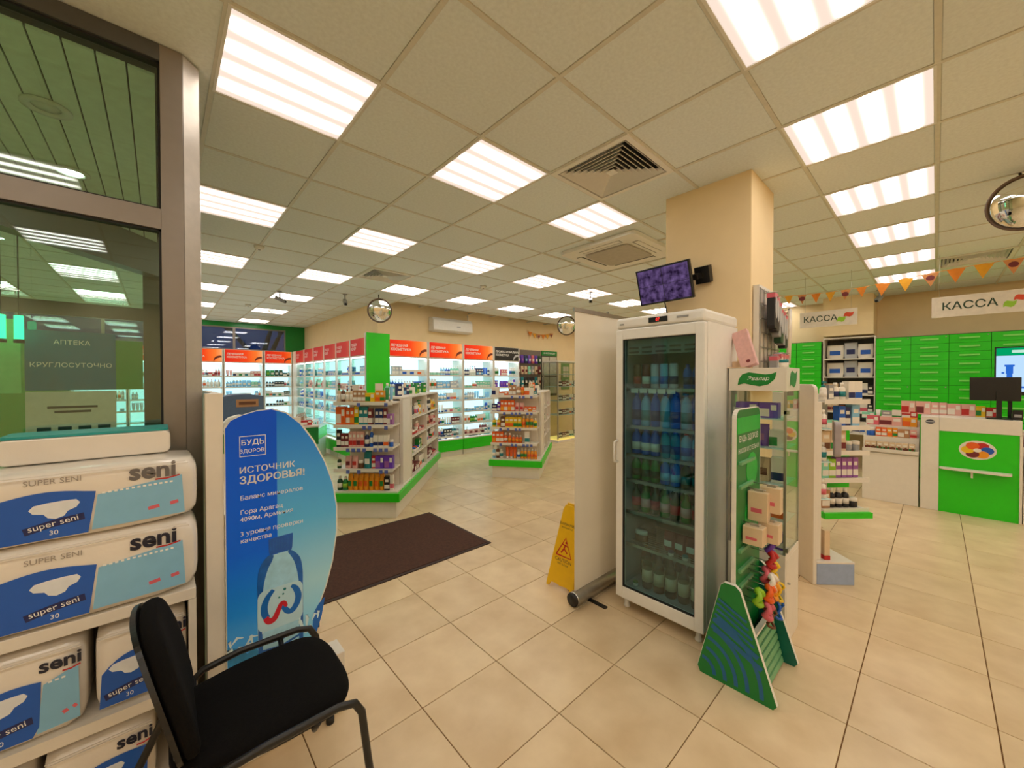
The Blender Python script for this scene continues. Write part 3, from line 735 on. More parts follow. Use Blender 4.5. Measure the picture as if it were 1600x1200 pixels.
convex_mirror('round convex mirror partly hidden by the roll-up banner', (6.35, 5.25, 2.66), .19, (-.75, -.9, -.2), (6.45, 5.4, CZ))
convex_mirror('large round convex mirror at the right edge of the ceiling', (4.25, -.40, 2.70), .17, (-1, .05, -.22), (4.40, -.38, CZ))
# small ceiling devices
for q, (x, y) in enumerate(((.798, 4.86), (3.647, 4.643), (1.25, 8.75), (1.7, 9.2))):
    t = thing('smoke_detector', ['small round smoke detector above the entrance mat', 'small round smoke detector over the display islands', 'small smoke detector inside the alcove, nearer the entrance', 'small smoke detector inside the alcove, nearer the pillar wall'][q], 'detector', (x, y, CZ), 0)
    MB().lathe([(.0, -.035), (.03, -.034), (.045, -.02), (.05, .0)], 16).build('housing', M_white2, t); MB().lathe([(.0, -.041), (.012, -.04), (.014, -.035)], 10).build('sensor_cap', cm('grey'), t)
def camera_(label, p, d):
    t = thing('security_camera', label, 'camera', p, 0)
    MB().lathe([(.0, -.012), (.035, -.012), (.035, 0)], 14).tube([(0, 0, 0), (0, 0, -.11)], .01, 8).build('mount', cm('grey'), t)
    a = Vector(d).normalized(); q = a.to_track_quat('Y', 'Z').to_euler()
    b = MB().box(-.028, .028, -.07, .09, -.028, .028).build('camera_body', cm('grey'), t, loc=(0, 0, -.13), rot=q, bevel=.006)
    MB().lathe([(.0, .105), (.018, .105), (.02, .088)], 12, axis='y').build('lens', M_black, b)
camera_('small ceiling camera in the alcove lamp row', (1.437, 7.09, CZ), (.9, -.6, -.5))
camera_('small ceiling camera above the roll-up banner', (5.2, 3.8, CZ), (-.9, -.7, -.5))
camera_('small ceiling camera before the alcove corner', (2.29, 6.62, CZ), (-.2, -1, -.6))
camera_('small ceiling camera between the two till signs', (8.5, .62, CZ), (-.9, .3, -.6))

# ---------------------------------------------------------------- display islands set at an angle
def island(o, ang, W, L, name, where, head_rows, side_pal, seed, side_word):
    rz = ang - math.pi / 2
    t = thing('display_island', name, 'display unit', (o[0], o[1], 0), rz, 'gondola islands on the shop floor')
    h = W / 2
    MB().box(-h, h, 0.0, L, 0, .185).build('plinth', M_white, t, bevel=.003)
    MB().box(-h - .045, h + .045, -.045, L + .045, .186, .28).build('green_band', M_green, t, bevel=.004)
    MB().box(-h - .02, h + .02, -.02, L + .02, .2805, .30).build('base_board', M_white, t)
    MB().box(-h + .04, h - .04, .26, .29, .30, 1.28).build('back_panel', M_white, t)
    MB().box(-h + .02, -h + .045, .0, .26, .30, 1.06).build('side_panel', M_white, t) if False else None
    zs = [.525, .765, 1.01, 1.262]
    for z in zs:
        sh = MB().box(-h - .02, h - .03, -.02, .26, z, z + .018).build('shelf', M_white, t)
        MB().box(-h - .02, h - .03, -.028, -.0205, z - .012, z + .026).build('price_rail', M_white, sh)
        tg = MB(); r = random.Random(seed + int(z * 100)); x = -h + .12
        while x < h - .12:
            if r.random() < .5: tg.box(x, x + .038, -.032, -.0285, z - .028, z + .012, 0)
            x += .06
        if tg.v: tg.build('price_tags', mat('price_tag_blue', (84, 100, 170), .5), sh, kind='stuff')
    MB().box(-h + .04, -h + .06, .292, L, .30, 1.30).build('side_panel', M_white, t)
    # right long side: blank panel then open bays
    MB().box(h - .035, h, .27, .62, .30, 1.30).build('end_panel', M_white, t)
    MB().box(-h + .0, h, .27, L, 1.301, 1.325).build('top_board', M_white, t, bevel=.003)
    MB().box(-.01, .01, .62, L, .30, 1.30).build('spine', M_white, t)
    nb = 2; bw = (L - .64) / nb
    for k in range(nb + 1): MB().box(.0105, h + .01, .62 + k * bw, .645 + k * bw, .30, 1.30).build('upright', M_white, t)
    F = frame_m(o[0], o[1], 0, rz)
    for k in range(nb):
        for q, z in enumerate((.32, .56, .80, 1.04)):
            if q: MB().box(.0105, h + .005, .646 + k * bw, .619 + (k + 1) * bw, z - .016, z).build('shelf', M_white, t)
            F2 = F @ Matrix.Translation((0, .66 + k * bw, 0)) @ Matrix.Rotation(math.pi / 2, 4, 'Z')
            r = random.Random(seed * 7 + k * 5 + q)
            row(F2, .0, bw - .05, -(h - .06), z if q else .301, random_spec(bw - .05, side_pal[q % len(side_pal)], r), 'on %s shelf, %s side bay of %s' % (['the bottom', 'second', 'third', 'the top'][q], ['nearer', 'farther'][k], side_word), hmax=.20)
    for z, sp, nm in head_rows: row(F, -h - .01, h - .04, .045, z, sp, 'on %s of %s' % (nm, where), hmax=.225)
    return F, t
A1 = [(1.281, [('pump_bottle', 'cream', 1, .05, .19), ('pump_bottle', 'brown', 1, .05, .19), ('pump_bottle', 'cream', 2, .05, .18), ('box', 'tan', 3, .05, .13), ('carton', 'yellow', 1, .12, .10), ('box', 'amber', 2, .055, .13), ('tube', 'green', 1, .05, .16), ('tube', 'light blue', 1, .05, .17)], 'the top tray'),
      (1.029, [('carton', 'orange', 1, .13, .20), ('box', 'orange', 2, .055, .19), ('box', 'yellow', 1, .06, .21), ('box', 'teal', 2, .06, .20), ('box', 'maroon', 1, .06, .18), ('box', None, 1, .03, 0), ('box', 'navy', 2, .055, .18), ('box', 'maroon', 1, .05, .18), ('carton', 'violet', 1, .08, .12)], 'the second shelf from the top'),
      (.784, [('box', 'black', 1, .05, .19), ('box', 'maroon', 2, .045, .15), ('box', 'pale pink', 4, .045, .17), ('bottle', 'navy', 1, .06, .17), ('bottle', 'blue', 1, .05, .21), ('box', 'white', 3, .06, .13), ('jar', 'blue', 1, .055, .08)], 'the middle shelf'),
      (.544, [('bottle', 'dark green', 1, .05, .13), ('box', None, 1, .05, 0), ('pouch', 'pale pink', 2, .08, .14), ('jar', 'brown', 1, .07, .09), ('pouch', 'teal', 1, .10, .19), ('box', 'red', 1, .05, .14), ('carton', 'purple', 2, .11, .14)], 'the fourth shelf from the top'),
      (.301, [('bottle', 'dark green', 1, .06, .16), ('bottle', 'green', 1, .06, .15), ('pouch', 'amber', 7, .058, .18), ('box', 'black', 1, .06, .15), ('box', 'white', 1, .04, .17)], 'the bottom shelf')]
A2 = [(1.281, [('carton', 'white', 1, .10, .13), ('carton', 'orange', 1, .13, .06), ('box', 'tan', 2, .05, .16), ('bottle', 'tan', 1, .06, .17), ('bottle', 'orange', 1, .05, .17), ('carton', 'white', 1, .13, .12), ('box', 'teal', 1, .04, .07)], 'the top tray'),
      (1.029, [('box', 'navy', 1, .07, .12), ('box', 'purple', 1, .04, .15), ('box', 'orange', 4, .045, .18), ('pouch', 'pale pink', 2, .06, .14), ('box', 'orange', 3, .05, .08)], 'the second shelf from the top'),
      (.784, [('bottle', 'yellow', 2, .06, .15), ('box', 'brown', 1, .06, .17), ('box', 'yellow', 4, .055, .16), ('bottle', 'amber', 3, .05, .19), ('bottle', 'yellow', 1, .05, .15)], 'the middle shelf'),
      (.544, [('box', 'orange', 3, .05, .17), ('bottle', 'orange', 2, .05, .15), ('bottle', 'orange', 3, .045, .12), ('box', None, 1, .03, 0), ('box', 'white', 1, .06, .19), ('box', None, 1, .05, 0)], 'the fourth shelf from the top'),
      (.301, [('bottle', 'light blue', 1, .05, .17), ('bottle', 'brown', 1, .05, .19), ('bottle', 'white', 1, .05, .15), ('box', None, 1, .03, 0), ('tube', 'orange', 3, .05, .18), ('bottle', 'white', 1, .05, .14), ('bottle', 'amber', 5, .044, .16)], 'the bottom shelf')]
SP = [['pale pink', 'white', 'maroon'], ['cream', 'white', 'green'], ['pale pink', 'cream', 'red'], ['white', 'yellow', 'black']]
F1, T1 = island((1.68, 4.23), R(47.5), .66, 2.35, 'white and green angled display island nearest the brown mat', 'the near island end', A1, SP, 3, 'near island')
F2_, T2 = island((4.06, 4.37), R(37), .74, 1.75, 'white and green angled display island stocked with orange packs', 'the far island end', A2, [['white', 'black', 'grey'], ['grey', 'black', 'brown'], ['black', 'white', 'silver'], ['grey', 'white', 'maroon']], 9, 'far island')
# goods along the tops of both islands
for F, n, y0, pal, nm in ((F1, 12, .42, ['white', 'green', 'cream', 'navy', 'light blue', 'mint'], 'near island'), (F2_, 7, .4, ['white', 'mint', 'cream', 'orange'], 'far island')):
    r = random.Random(5)
    for k in range(n):
        kd = r.choice(['box', 'carton', 'bottle', 'tube']); c = r.choice(pal)
        tw = {'box': .07, 'carton': .13, 'bottle': .055, 'tube': .055}[kd]
        item(kd, c, F @ Matrix.Translation((r.uniform(.02, .24), y0 + k * .15, 1.325)), 'standing on the top board of the %s' % nm, tw, rot=R(60))
for F, x, w_, h_, nm in ((F1, .10, .09, .115, 'near island, front'), (F1, -.17, .075, .10, 'near island, left'),):
    t = thing('price_card', 'white blank card holder on the top tray of the %s' % nm, 'card', (F @ Matrix.Translation((x, .13, 1.281))).to_translation(), R(47.5) - math.pi / 2)
    MB().box(-w_ / 2, w_ / 2, 0, .003, .09, .09 + h_).build('card', cm('white'), t); MB().box(-.003, .003, 0.003, .008, 0, .15).box(-.03, .03, -.02, .03, 0, .004).build('clip_stand', M_black, t)

# ---------------------------------------------------------------- promotional table beyond the water display
t = thing('promotion_table', 'white and green low table stacked with goods beyond the water display', 'table', (.35, 5.9, 0), 0)
MB().box(0, 1.30, 0, .9, 0, .80).build('body', M_white, t, bevel=.004); MB().box(-.01, 1.31, -.012, -.001, .62, .86).build('green_board', M_dkgreen, t)
MB().box(-.02, 1.32, -.02, .92, .861, .885).build('table_top', M_white, t, bevel=.003)
W_ = 'on the white promotional table'
t = thing('cardboard_dump_bin', 'grey-blue cardboard bin with a small tan label behind the water display', 'box', (.60, 6.25, .886), 0)
MB().prism([(0, 0), (.46, 0), (.46, .42), (.30, .45), (.12, .445), (0, .42)], 'y', 0, .34).build('body', mat('grey_blue_card', (84, 104, 130), .6), t, bevel=.004)
MB().box(.15, .40, -.003, -.0005, .28, .38).build('tan_label', cm('tan'), t); MB().box(.18, .37, -.005, -.0031, .31, .35).build('printed_lines', cm('brown'), t)
t = thing('white_dome_pack', 'rounded white pack in front of the grey-blue cardboard bin', 'package', (.75, 6.02, .886), 0)
MB().prism([(-.19, 0), (.19, 0), (.17, .10), (.11, .17), (0, .20), (-.11, .17), (-.17, .10)], 'y', -.06, .06).build('body', cm('white'), t, bevel=.02)
r = random.Random(77)
Ft = frame_m(.35, 5.9, .886, 0)
row(Ft, .68, 1.28, .12, 0, [('carton', 'maroon', 1, .12, .08), ('bottle', 'white', 1, .05, .14), ('carton', 'green', 1, .12, .06), ('box', 'white', 1, .07, .12), ('carton', 'red', 1, .12, .07)], W_)
row(Ft, .02, .24, .10, 0, [('carton', 'red', 1, .1, .06), ('carton', 'dark green', 1, .1, .07)], W_)
# lower green-fronted case run between the table and the alcove cabinets, with wire hoops of goods
t = thing('low_display_case', 'low white case with green front below the alcove cabinets', 'display case', (1.78, 7.05, 0), R(62))
MB().box(0, 1.6, 0, .42, 0, .40).build('body', M_white, t, bevel=.003); MB().box(-.004, 1.604, -.012, -.0005, .40, .60).build('green_fascia', M_green, t); MB().box(0, 1.6, 0, .42, .401, .66).build('tray', M_white, t)
Fc = frame_m(1.78, 7.05, .661, R(62))
row(Fc, .03, 1.57, .08, 0, [('carton', 'white', 3, .14, .12), ('carton', 'blue', 1, .12, .10), ('box', 'amber', 1, .06, .10), ('carton', 'white', 3, .13, .11), ('carton', 'light blue', 2, .12, .1)], 'in the low green-fronted case')
hp = MB()
for k in range(6): hp.tube([(.25 + k * .09, .2, .66), (.22 + k * .09, .2, .86), (.32 + k * .09, .2, .93), (.45 + k * .09, .2, .86), (.47 + k * .09, .2, .66)], .006, 6)
link('wire_basket_handles', hp.mesh('wire_basket_handles', [cm('tan')]), t)

# ---------------------------------------------------------------- wall goods right of the cabinets
t = thing('peg_wall_panel', 'grey peg panel crowded with hanging packs beside black-headed cabinet', 'panel', (6.25, 6.86, 0), 0)
MB().box(0, 1.0, 0, .035, .3, 2.26).build('backing', mat('peg_grey', (120, 108, 96), .6), t)
for k in range(3): MB().box(.0, 1.0, -.012, -.0005, .9 + k * .42, .93 + k * .42).build('hook_rail', M_steel, t)
r = random.Random(21)
for q in range(4):
    for k in range(8):
        c = r.choice([['green', 'pink', 'navy', 'purple', 'dark green'], ['cream', 'maroon', 'mint', 'grey'], ['teal', 'light blue', 'cream', 'black'], ['white', 'mint', 'lime', 'grey']][q])
        item('pouch', c, frame_m(6.31 + k * .122, 6.815, 1.93 - q * .27, 0), 'hanging in %s row of the peg panel' % ['the top', 'the second', 'the third', 'the lowest'][q], .10, .20, .05)
t = thing('notice_frame_board', 'white notice board with green header and four pale sheets', 'notice board', (7.30, 6.87, 1.1), 0)
MB().box(0, .60, 0, .02, 0, 1.17).build('board', M_dkal, t); MB().box(.0, .60, -.006, -.0005, 1.05, 1.17).build('header', M_dkgreen, t)
for a in ((.02, .29), (.31, .58)):
    for b in ((.06, .50), (.53, 1.02)): MB().box(a[0], a[1], -.006, -.0005, b[0], b[1]).build('paper_sheet', mat('pale_sheet', (196, 190, 172), .7), t)
text('ИНФОРМАЦИЯ', .06, M_whiteink, t, (.3, -.007, 1.11))
t = thing('information_stand', 'narrow green notice panel holding four small sheets', 'notice board', (8.10, 6.87, 1.25), 0)
MB().box(0, .34, 0, .02, 0, .72).build('board', mat('sage_green', (86, 140, 70), .5), t, bevel=.003)
for a in (.05, .18):
    for b in (.34, .50): MB().box(a, a + .11, -.006, -.0005, b, b + .13).build('paper_sheet', mat('pale_sheet', (196, 190, 172), .7), t, bevel=.001)
t = thing('glass_showcase', 'tall aluminium-edged glass showcase with warm lit floor', 'display case', (7.08, 6.12, 0), 0)
MB().box(0, 1.2, 0, .5, 0, .05).build('plinth', M_white, t); MB().box(.02, 1.18, .02, .48, .051, .08).build('lit_floor', mat('warm_lit_floor', (236, 214, 120), .5, emit=((255, 225, 120), .6)), t)
for x in (0, 1.175):
    for y in (0, .475): MB().box(x, x + .025, y, y + .025, .081, 1.95).build('post', M_steel, t)
MB().box(0, 1.2, 0, .5, 1.951, 1.98).build('top', M_white, t)
MB().box(.026, 1.174, .008, .012, .081, 1.95).build('pane', M_glass, t); MB().box(.008, .012, .026, .474, .081, 1.95).build('pane', M_glass, t)
for z in (.65, 1.0, 1.35, 1.65):
    MB().box(.03, 1.17, .03, .47, z, z + .008).build('shelf', M_shelfglass, t)
for z in (.081, .658, 1.008, 1.358): row(frame_m(7.08, 6.12, z, 0), .22, 1.15, .18, .001, [('bottle', 'black', 2, .05, .15), ('box', 'maroon', 2, .06, .12), ('bottle', 'brown', 2, .05, .16), ('box', 'white', 2, .07, .14), ('box', 'black', 2, .07, .14)], 'inside the tall glass showcase', hmax=.2)

# ---------------------------------------------------------------- door mat
t = thing('door_mat', 'large dark brown ribbed entrance mat on the beige tiles', 'mat', (.12, 2.79, 0), 0)
MB().box(.03, 2.13, .03, 1.09, .0, .010).build('pile', mat('brown_mat', (70, 40, 28), .95, noise=.25, scale=60, bump=.6), t)
eb = MB()
for a in ((0, 2.16, 0, .03), (0, 2.16, 1.09, 1.12), (0, .03, .03, 1.09), (2.13, 2.16, .03, 1.09)): eb.box(a[0], a[1], a[2], a[3], 0, .007)
eb.build('rubber_edge', mat('mat_edge', (50, 30, 22), .7), t)

# ---------------------------------------------------------------- glass-door fridge, front facing -x
t = thing('drinks_fridge', 'tall white glass-door fridge full of bottles standing before the pillar', 'fridge', (2.262, 1.445, 0), -math.pi / 2)
FW, FD, FH = .57, .53, 1.93
sh = MB()
sh.box(0, .03, .045, FD, .078, 1.86); sh.box(FW - .03, FW, .045, FD, .078, 1.86); sh.box(.03, FW - .03, FD - .03, FD, .078, 1.86); sh.box(.03, FW - .03, .045, FD - .03, .078, .14)
sh.build('cabinet_shell', M_white2, t)
MB().box(0, FW, .0, FD, 1.861, 1.932).build('top_housing', M_white2, t, bevel=.018, seg=3)
M_liner = mat('fridge_liner', (150, 160, 160), .5)
MB().box(.031, .036, .05, FD - .031, .141, 1.84).box(FW - .036, FW - .031, .05, FD - .031, .141, 1.84).box(.036, FW - .036, FD - .036, FD - .031, .141, 1.84).box(.036, FW - .036, .05, FD - .04, .141, .150).box(.036, FW - .036, .05, FD - .04, 1.80, 1.859).build('liner', M_liner, t)
d = MB()
for a in ((0, .05, .080, 1.855), (FW - .05, FW, .080, 1.855), (.05, FW - .05, .080, .155), (.05, FW - .05, 1.79, 1.855)): d.box(a[0], a[1], 0, .042, a[2], a[3])
dr = d.build('door', M_white2, t, bevel=.005)
gk = MB()
for a in ((.05, .056, .155, 1.79), (FW - .056, FW - .05, .155, 1.79), (.056, FW - .056, .155, .161), (.056, FW - .056, 1.784, 1.79)): gk.box(a[0], a[1], .004, .02, a[2], a[3])
gk.build('gasket', M_dkrub, dr)
MB().box(.056, FW - .056, .010, .015, .161, 1.784).build('pane', pane('fridge_glass', (.66, .84, .86), 1.3), dr)
MB().tube([(.012, .0, .98), (.012, -.035, .985), (.012, -.038, 1.0), (.012, -.038, 1.10), (.012, -.035, 1.115), (.012, .0, 1.12)], .008, 8).build('handle', M_white2, dr)
MB().box(.235, .355, -.006, -.0005, 1.882, 1.912).build('display', M_black, t); text('07', .026, glow('red_led', (1, .04, .03), 2.2), t, (.295, -.007, 1.896), name='red_digits')
MB().box(.03, .06, -.003, -.0005, 1.885, 1.895).box(.41, .48, -.003, -.0005, 1.892, 1.904).build('badge', cm('grey'), t)
for k in range(5): MB().box(.07 + k * .092, .14 + k * .092, .046, .049, 1.70, 1.712).box(.07 + k * .092, .14 + k * .092, .046, .049, 1.728, 1.740).build('vent_slot', M_black, t)
MB().box(.037, FW - .037, .049, .06, 1.69, 1.799).build('vent_strip', mat('vent_grey', (120, 130, 122), .5), t)
for x in (.05, FW - .05):
    for y in (.06, FD - .06): MB().lathe([(.02, 0), (.022, .01), (.016, .02), (.016, .0775)], 10, c=(x, y, 0)).build('foot', M_white2, t)
FZ = [.151, .43, .65, .86, 1.03, 1.22, 1.47]
for z in FZ[1:]:
    s_ = MB()
    for y in [.07 + .03 * q for q in range(14)]: s_.box(.04, FW - .04, y, y + .003, z - .006, z - .003)
    s_.box(.037, FW - .037, .062, .068, z - .016, z + .003).box(.037, FW - .037, FD - .06, FD - .054, z - .012, z)
    s_.build('wire_shelf', M_steel, t)
for k in range(5): MB().box(.08 + k * .062, .13 + k * .062, .054, .057, 1.44, 1.466).build('price_tag', cm('white'), t)
def drink(F, x, y, z, r_, h, body, cap, lab, where, shape='water', clear=False):
    """bottle thing with body, cap and label parts"""
    key = (shape, round(r_, 4), round(h, 3), body, cap, lab, clear)
    if key not in _P:
        mb = cm(body) if not clear else pane('bottle_' + body.replace(' ', '_'), tuple(.35 + .6 * v / 255 for v in COLS[body]), 1.3)
        if shape == 'wine': pr_ = [(.0, 0), (r_ * .96, .001), (r_, .008), (r_, h * .56), (r_ * .85, h * .64), (r_ * .38, h * .73), (r_ * .34, h * .93)]
        elif shape == 'can': pr_ = [(.0, 0), (r_ * .85, .001), (r_, .01), (r_, h * .93), (r_ * .85, h * .985), (.0, h * .985)]
        else: pr_ = [(.0, 0), (r_ * .9, .001), (r_, .012), (r_ * .96, h * .3), (r_, h * .45), (r_, h * .66), (r_ * .75, h * .8), (r_ * .38, h * .88), (r_ * .36, h * .93)]
        _P[key] = (MB().lathe(pr_, 14).mesh('body', [mb]), MB().lathe([(r_ * .42, h * .915), (r_ * .42, h * .995), (r_ * .36, h), (0, h)], 10).mesh('cap', [cm(cap)]) if shape != 'can' else None,
                   MB().lathe([(r_ * 1.01, h * .18), (r_ * 1.015, h * .18), (r_ * 1.015, h * .48), (r_ * 1.01, h * .48)], 14).mesh('label_wrap', [cm(lab)]))
    a, b, c = _P[key]
    o = bpy.data.objects.new('drink_can' if shape == 'can' else 'drink_bottle', None); COL.objects.link(o); o.matrix_world = F @ Matrix.Translation((x, y, z))
    noun = {'wine': 'glass drink bottle', 'can': 'drink can', 'water': 'plastic drink bottle'}[shape]
    lb = '%s %s with %s %s %s' % (body, noun, cap if shape != 'can' else lab, 'cap' if shape != 'can' else 'band', where)
    o['label'] = lb; o['group'] = lb.replace('bottle', 'bottles', 1) if 'bottle' in lb else lb.replace('can ', 'cans ', 1); o['category'] = 'can' if shape == 'can' else 'bottle'
    link('body', a, o); link('label_wrap', c, o)
    if b: link('cap', b, o)
FF = frame_m(2.262, 1.445, 0, -math.pi / 2)
r = random.Random(4)
where = lambda n: 'on the fridge %s' % n
spec_f = [(.151, 'floor', .034, .26, 'wine', [('dark green', 'black', 'cream')], 6, True), (.651, 'shelf under the top five', .03, .19, 'wine', [('dark green', 'white', 'red'), ('green', 'white', 'pale pink')], 7, False),
          (.861, 'third shelf from below', .03, .155, 'water', [('green', 'green', 'dark green'), ('blue', 'red', 'light blue'), ('dark green', 'green', 'teal')], 7, False), (1.031, 'fourth shelf from below', .031, .17, 'water', [('blue', 'blue', 'white'), ('teal', 'blue', 'navy'), ('light blue', 'red', 'blue')], 7, False),
          (1.221, 'fifth shelf from below', .031, .22, 'water', [('blue', 'blue', 'navy'), ('light blue', 'blue', 'teal')], 7, False)]
for z, nm, rr, h, shp, cs, n, cl in spec_f:
    for rowk, y in enumerate((.12, .25)):
        for k in range(n):
            c = cs[(k * 3 + rowk) % len(cs)] if len(cs) < 3 else cs[min(len(cs) - 1, k * len(cs) // n)]
            if z < .2 and rowk == 0 and k in (0,): continue
            drink(FF, .085 + k * (.40 / (n - 1)), y, z, rr, h, c[0], c[1], c[2], '%s row, fridge %s' % (['front', 'back'][rowk], nm), shp, cl)
for k, (b_, c_, l_) in enumerate((('brown', 'white', 'red'), ('maroon', 'red', 'white'), ('silver', 'white', 'light blue'), ('light blue', 'white', 'blue'), ('silver', 'white', 'navy'))):
    drink(FF, .09 + k * .062, .12, 1.471, .026, .16, b_, c_, l_, 'on the top fridge shelf', 'can')
for k in range(3): drink(FF, .42 + k * .055, .13, 1.471, .025, .15, 'blue', 'red' if k == 1 else 'blue', 'navy', 'on the top fridge shelf', 'water')
for k, x in enumerate((.10, .30, .37, .44, .50)): item('pouch' if k else 'jar', 'maroon' if k else 'brown', FF @ Matrix.Translation((x, .16, .431)), 'on the lowest wire shelf of the fridge', .09 if not k else .075, .12 if k else .07, .06)
for k in range(3): item('jar', 'white', FF @ Matrix.Translation((.10 + k * .05, .085, .151 if k == 0 else .431)) if k == 0 else FF @ Matrix.Translation((.25 + k * .09, .085, .431)), 'as a small tub at the front inside the fridge', .035, .03, .035)

# ---------------------------------------------------------------- roll-up banner (seen from its blank back)
t = thing('roll_up_banner', 'tall blank cream roll-up banner standing beside the fridge', 'banner', (2.055, 1.63, 0), 0)
MB().box(0, .86, -.001, .001, .10, 1.985).build('fabric', mat('banner_back', (234, 228, 212), .7, noise=.03, scale=3), t)
MB().lathe([(.0, 0), (.045, 0), (.047, .01), (.047, .89), (.0, .89)], 20, c=(-.015, 0, .052), axis='x').build('base_tube', M_steel, t)
MB().lathe([(.0, -.012), (.045, -.010), (.045, -.0005)], 20, c=(-.015, 0, .052), axis='x').build('end_cap', M_black, t)
MB().box(-.01, .87, -.008, .008, 1.985, 2.01).build('top_rail', M_steel, t)
MB().box(.40, .415, .008, .02, .09, 2.03).build('pole', M_steel, t)
MB().box(.12, .15, -.16, .16, 0, .008).box(.70, .73, -.16, .16, 0, .008).build('foot', M_black, t)

# ---------------------------------------------------------------- yellow wet floor sign
t = thing('wet_floor_sign', 'yellow caution wet-floor A-board beside the roll-up banner', 'sign', (2.13, 1.83, 0), -math.pi / 2)
M_yel = mat('yellow_plastic', (232, 182, 10), .4, noise=.03)
def aboard(flip):
    pl = [(-.13, 0), (-.105, 0), (-.085, .03), (-.045, .035), (0, .028), (.045, .035), (.085, .03), (.105, 0), (.13, 0), (.125, .06), (.062, .56), (.045, .60), (-.045, .60), (-.062, .56), (-.125, .06)]
    return MB().prism(pl, 'y', 0, .012)
tl = math.atan2(.13, .60)
f = aboard(0).build('front_board', M_yel, t, rot=(-tl, 0, 0), bevel=.003)
aboard(1).build('rear_board', M_yel, t, loc=(0, .27, 0), rot=(tl, 0, 0), bevel=.003)
MB().box(-.03, .03, .13, .145, .572, .602).build('hinge', M_yel, t)
tri = MB(); ribbon(tri, [(-.07, .235), (0, .365), (.07, .235), (-.07, .235), (-.06, .255)], .011, -.0012); tri.build('red_triangle', mat('sign_red', (186, 30, 20), .5), f)
mn = MB(); ribbon(mn, [(-.028, .255), (-.005, .29), (.004, .318)], .012, -.0012); ribbon(mn, [(-.005, .29), (.03, .262)], .01, -.0012); ribbon(mn, [(.004, .318), (.034, .305)], .008, -.0012); ribbon(mn, [(.004, .312), (-.022, .318)], .008, -.0012)
mn.prism(ellipse(.008, .333, .009, .009, 10), 'y', -.0013, -.0008); mn.build('slipping_figure', mat('sign_red', (186, 30, 20), .5), f)
text('CAUTION', .034, M_ink, f, (0, -.001, .205)); text('WET FLOOR', .018, M_ink, f, (0, -.001, .178)); text('ВНИМАНИЕ', .026, M_ink, f, (0, -.001, .46)); text('МОКРЫЙ ПОЛ', .015, M_ink, f, (0, -.001, .435))

# ---------------------------------------------------------------- glass display case beside the fridge
t = thing('glass_display_case', 'glass display case with white header and green leaf logo by fridge', 'display case', (2.60, .862, 0), -math.pi / 2)
CW, CD = .298, .31
MB().box(0, CW, 0, CD, 0, .53).build('cabinet', M_white, t, bevel=.002)
MB().box(CW, CW + .0015, .02, CD - .02, .05, .50).build('cabinet_door', M_white, t); MB().lathe([(.006, 0), (.006, .012), (0, .014)], 10, c=(CW + .0015, .05, .36), axis='x').build('lock', M_steel, t)
hd = MB().box(0, CW, 0, CD, 1.46, 1.595).build('header', M_white, t, bevel=.002)
def leaf(w_, h_):
    return [(-.5 * w_, -.42 * h_), (-.47 * w_, .0 * h_), (-.38 * w_, .34 * h_), (-.2 * w_, .48 * h_), (0, .40 * h_), (.22 * w_, .32 * h_), (.38 * w_, .36 * h_), (.5 * w_, .48 * h_), (.46 * w_, .0), (.30 * w_, -.36 * h_), (.08 * w_, -.5 * h_), (-.15 * w_, -.40 * h_), (-.32 * w_, -.30 * h_)]
M_logo = mat('logo_green', (16, 128, 48), .4)
MB().prism([(x + .15, z + 1.53) for x, z in leaf(.20, .085)], 'y', -.0018, -.0004).build('leaf_logo', M_logo, hd)
text('Эвалар', .032, M_whiteink, hd, (.156, -.0022, 1.533), shear=.3)
MB().prism([(y + .15, z + 1.53) for y, z in leaf(.16, .10)], 'x', CW + .0004, CW + .0018).build('leaf_logo', M_logo, hd)
for x in (0, CW - .012):
    for y in (0, CD - .012): MB().box(x, x + .012, y, y + .012, .531, 1.459).build('post', M_steel, t)
MB().box(.013, CW - .013, .002, .005, .531, 1.459).build('pane', M_glass, t)
MB().box(CW - .005, CW - .002, .013, CD - .013, .531, 1.459).build('pane', M_glass, t)
MB().box(.002, .005, .013, CD - .013, .531, 1.459).build('pane', M_glass, t)
MB().box(CW - .012, CW + .012, -.002, .022, .55, .575).box(CW - .012, CW + .012, .0, .022, 1.33, 1.35).build('clamp', M_steel, t)
FC = frame_m(2.60, .862, 0, -math.pi / 2)
for q, z in enumerate((.70, .92, 1.13, 1.30)):
    MB().box(.014, CW - .014, .014, CD - .014, z - .006, z).build('shelf', M_shelfglass, t)
MB().box(CW - .0045, CW - .001, .10, CD - .02, .88, .93).build('green_strip', M_logo, t) if False else None
PC = {.531: [('pouch', 'purple', 1, .11, .12), ('carton', 'white', 1, .09, .06), ('box', 'purple', 1, .04, .1)], .70: [('box', 'purple', 2, .05, .17), ('box', 'cream', 1, .06, .15), ('box', 'white', 1, .06, .14)], .92: [('box', 'purple', 1, .04, .16), ('box', 'purple', 1, .05, .17), ('pouch', 'cream', 1, .07, .14), ('box', 'white', 1, .06, .15)],
      1.13: [('box', 'purple', 1, .04, .13), ('pouch', 'purple', 1, .12, .13), ('carton', 'white', 1, .07, .10)], 1.30: [('carton', 'purple', 1, .13, .09), ('carton', 'purple', 1, .10, .09), ('box', None, 1, .03, 0)]}
for z, sp in PC.items(): row(FC, .02, CW - .02, .09, z + .0005, sp, 'inside the glass display case, %s' % {.531: 'on its floor', .70: 'lowest glass shelf', .92: 'second glass shelf', 1.13: 'third glass shelf', 1.30: 'top glass shelf'}[z], hmax=.19)
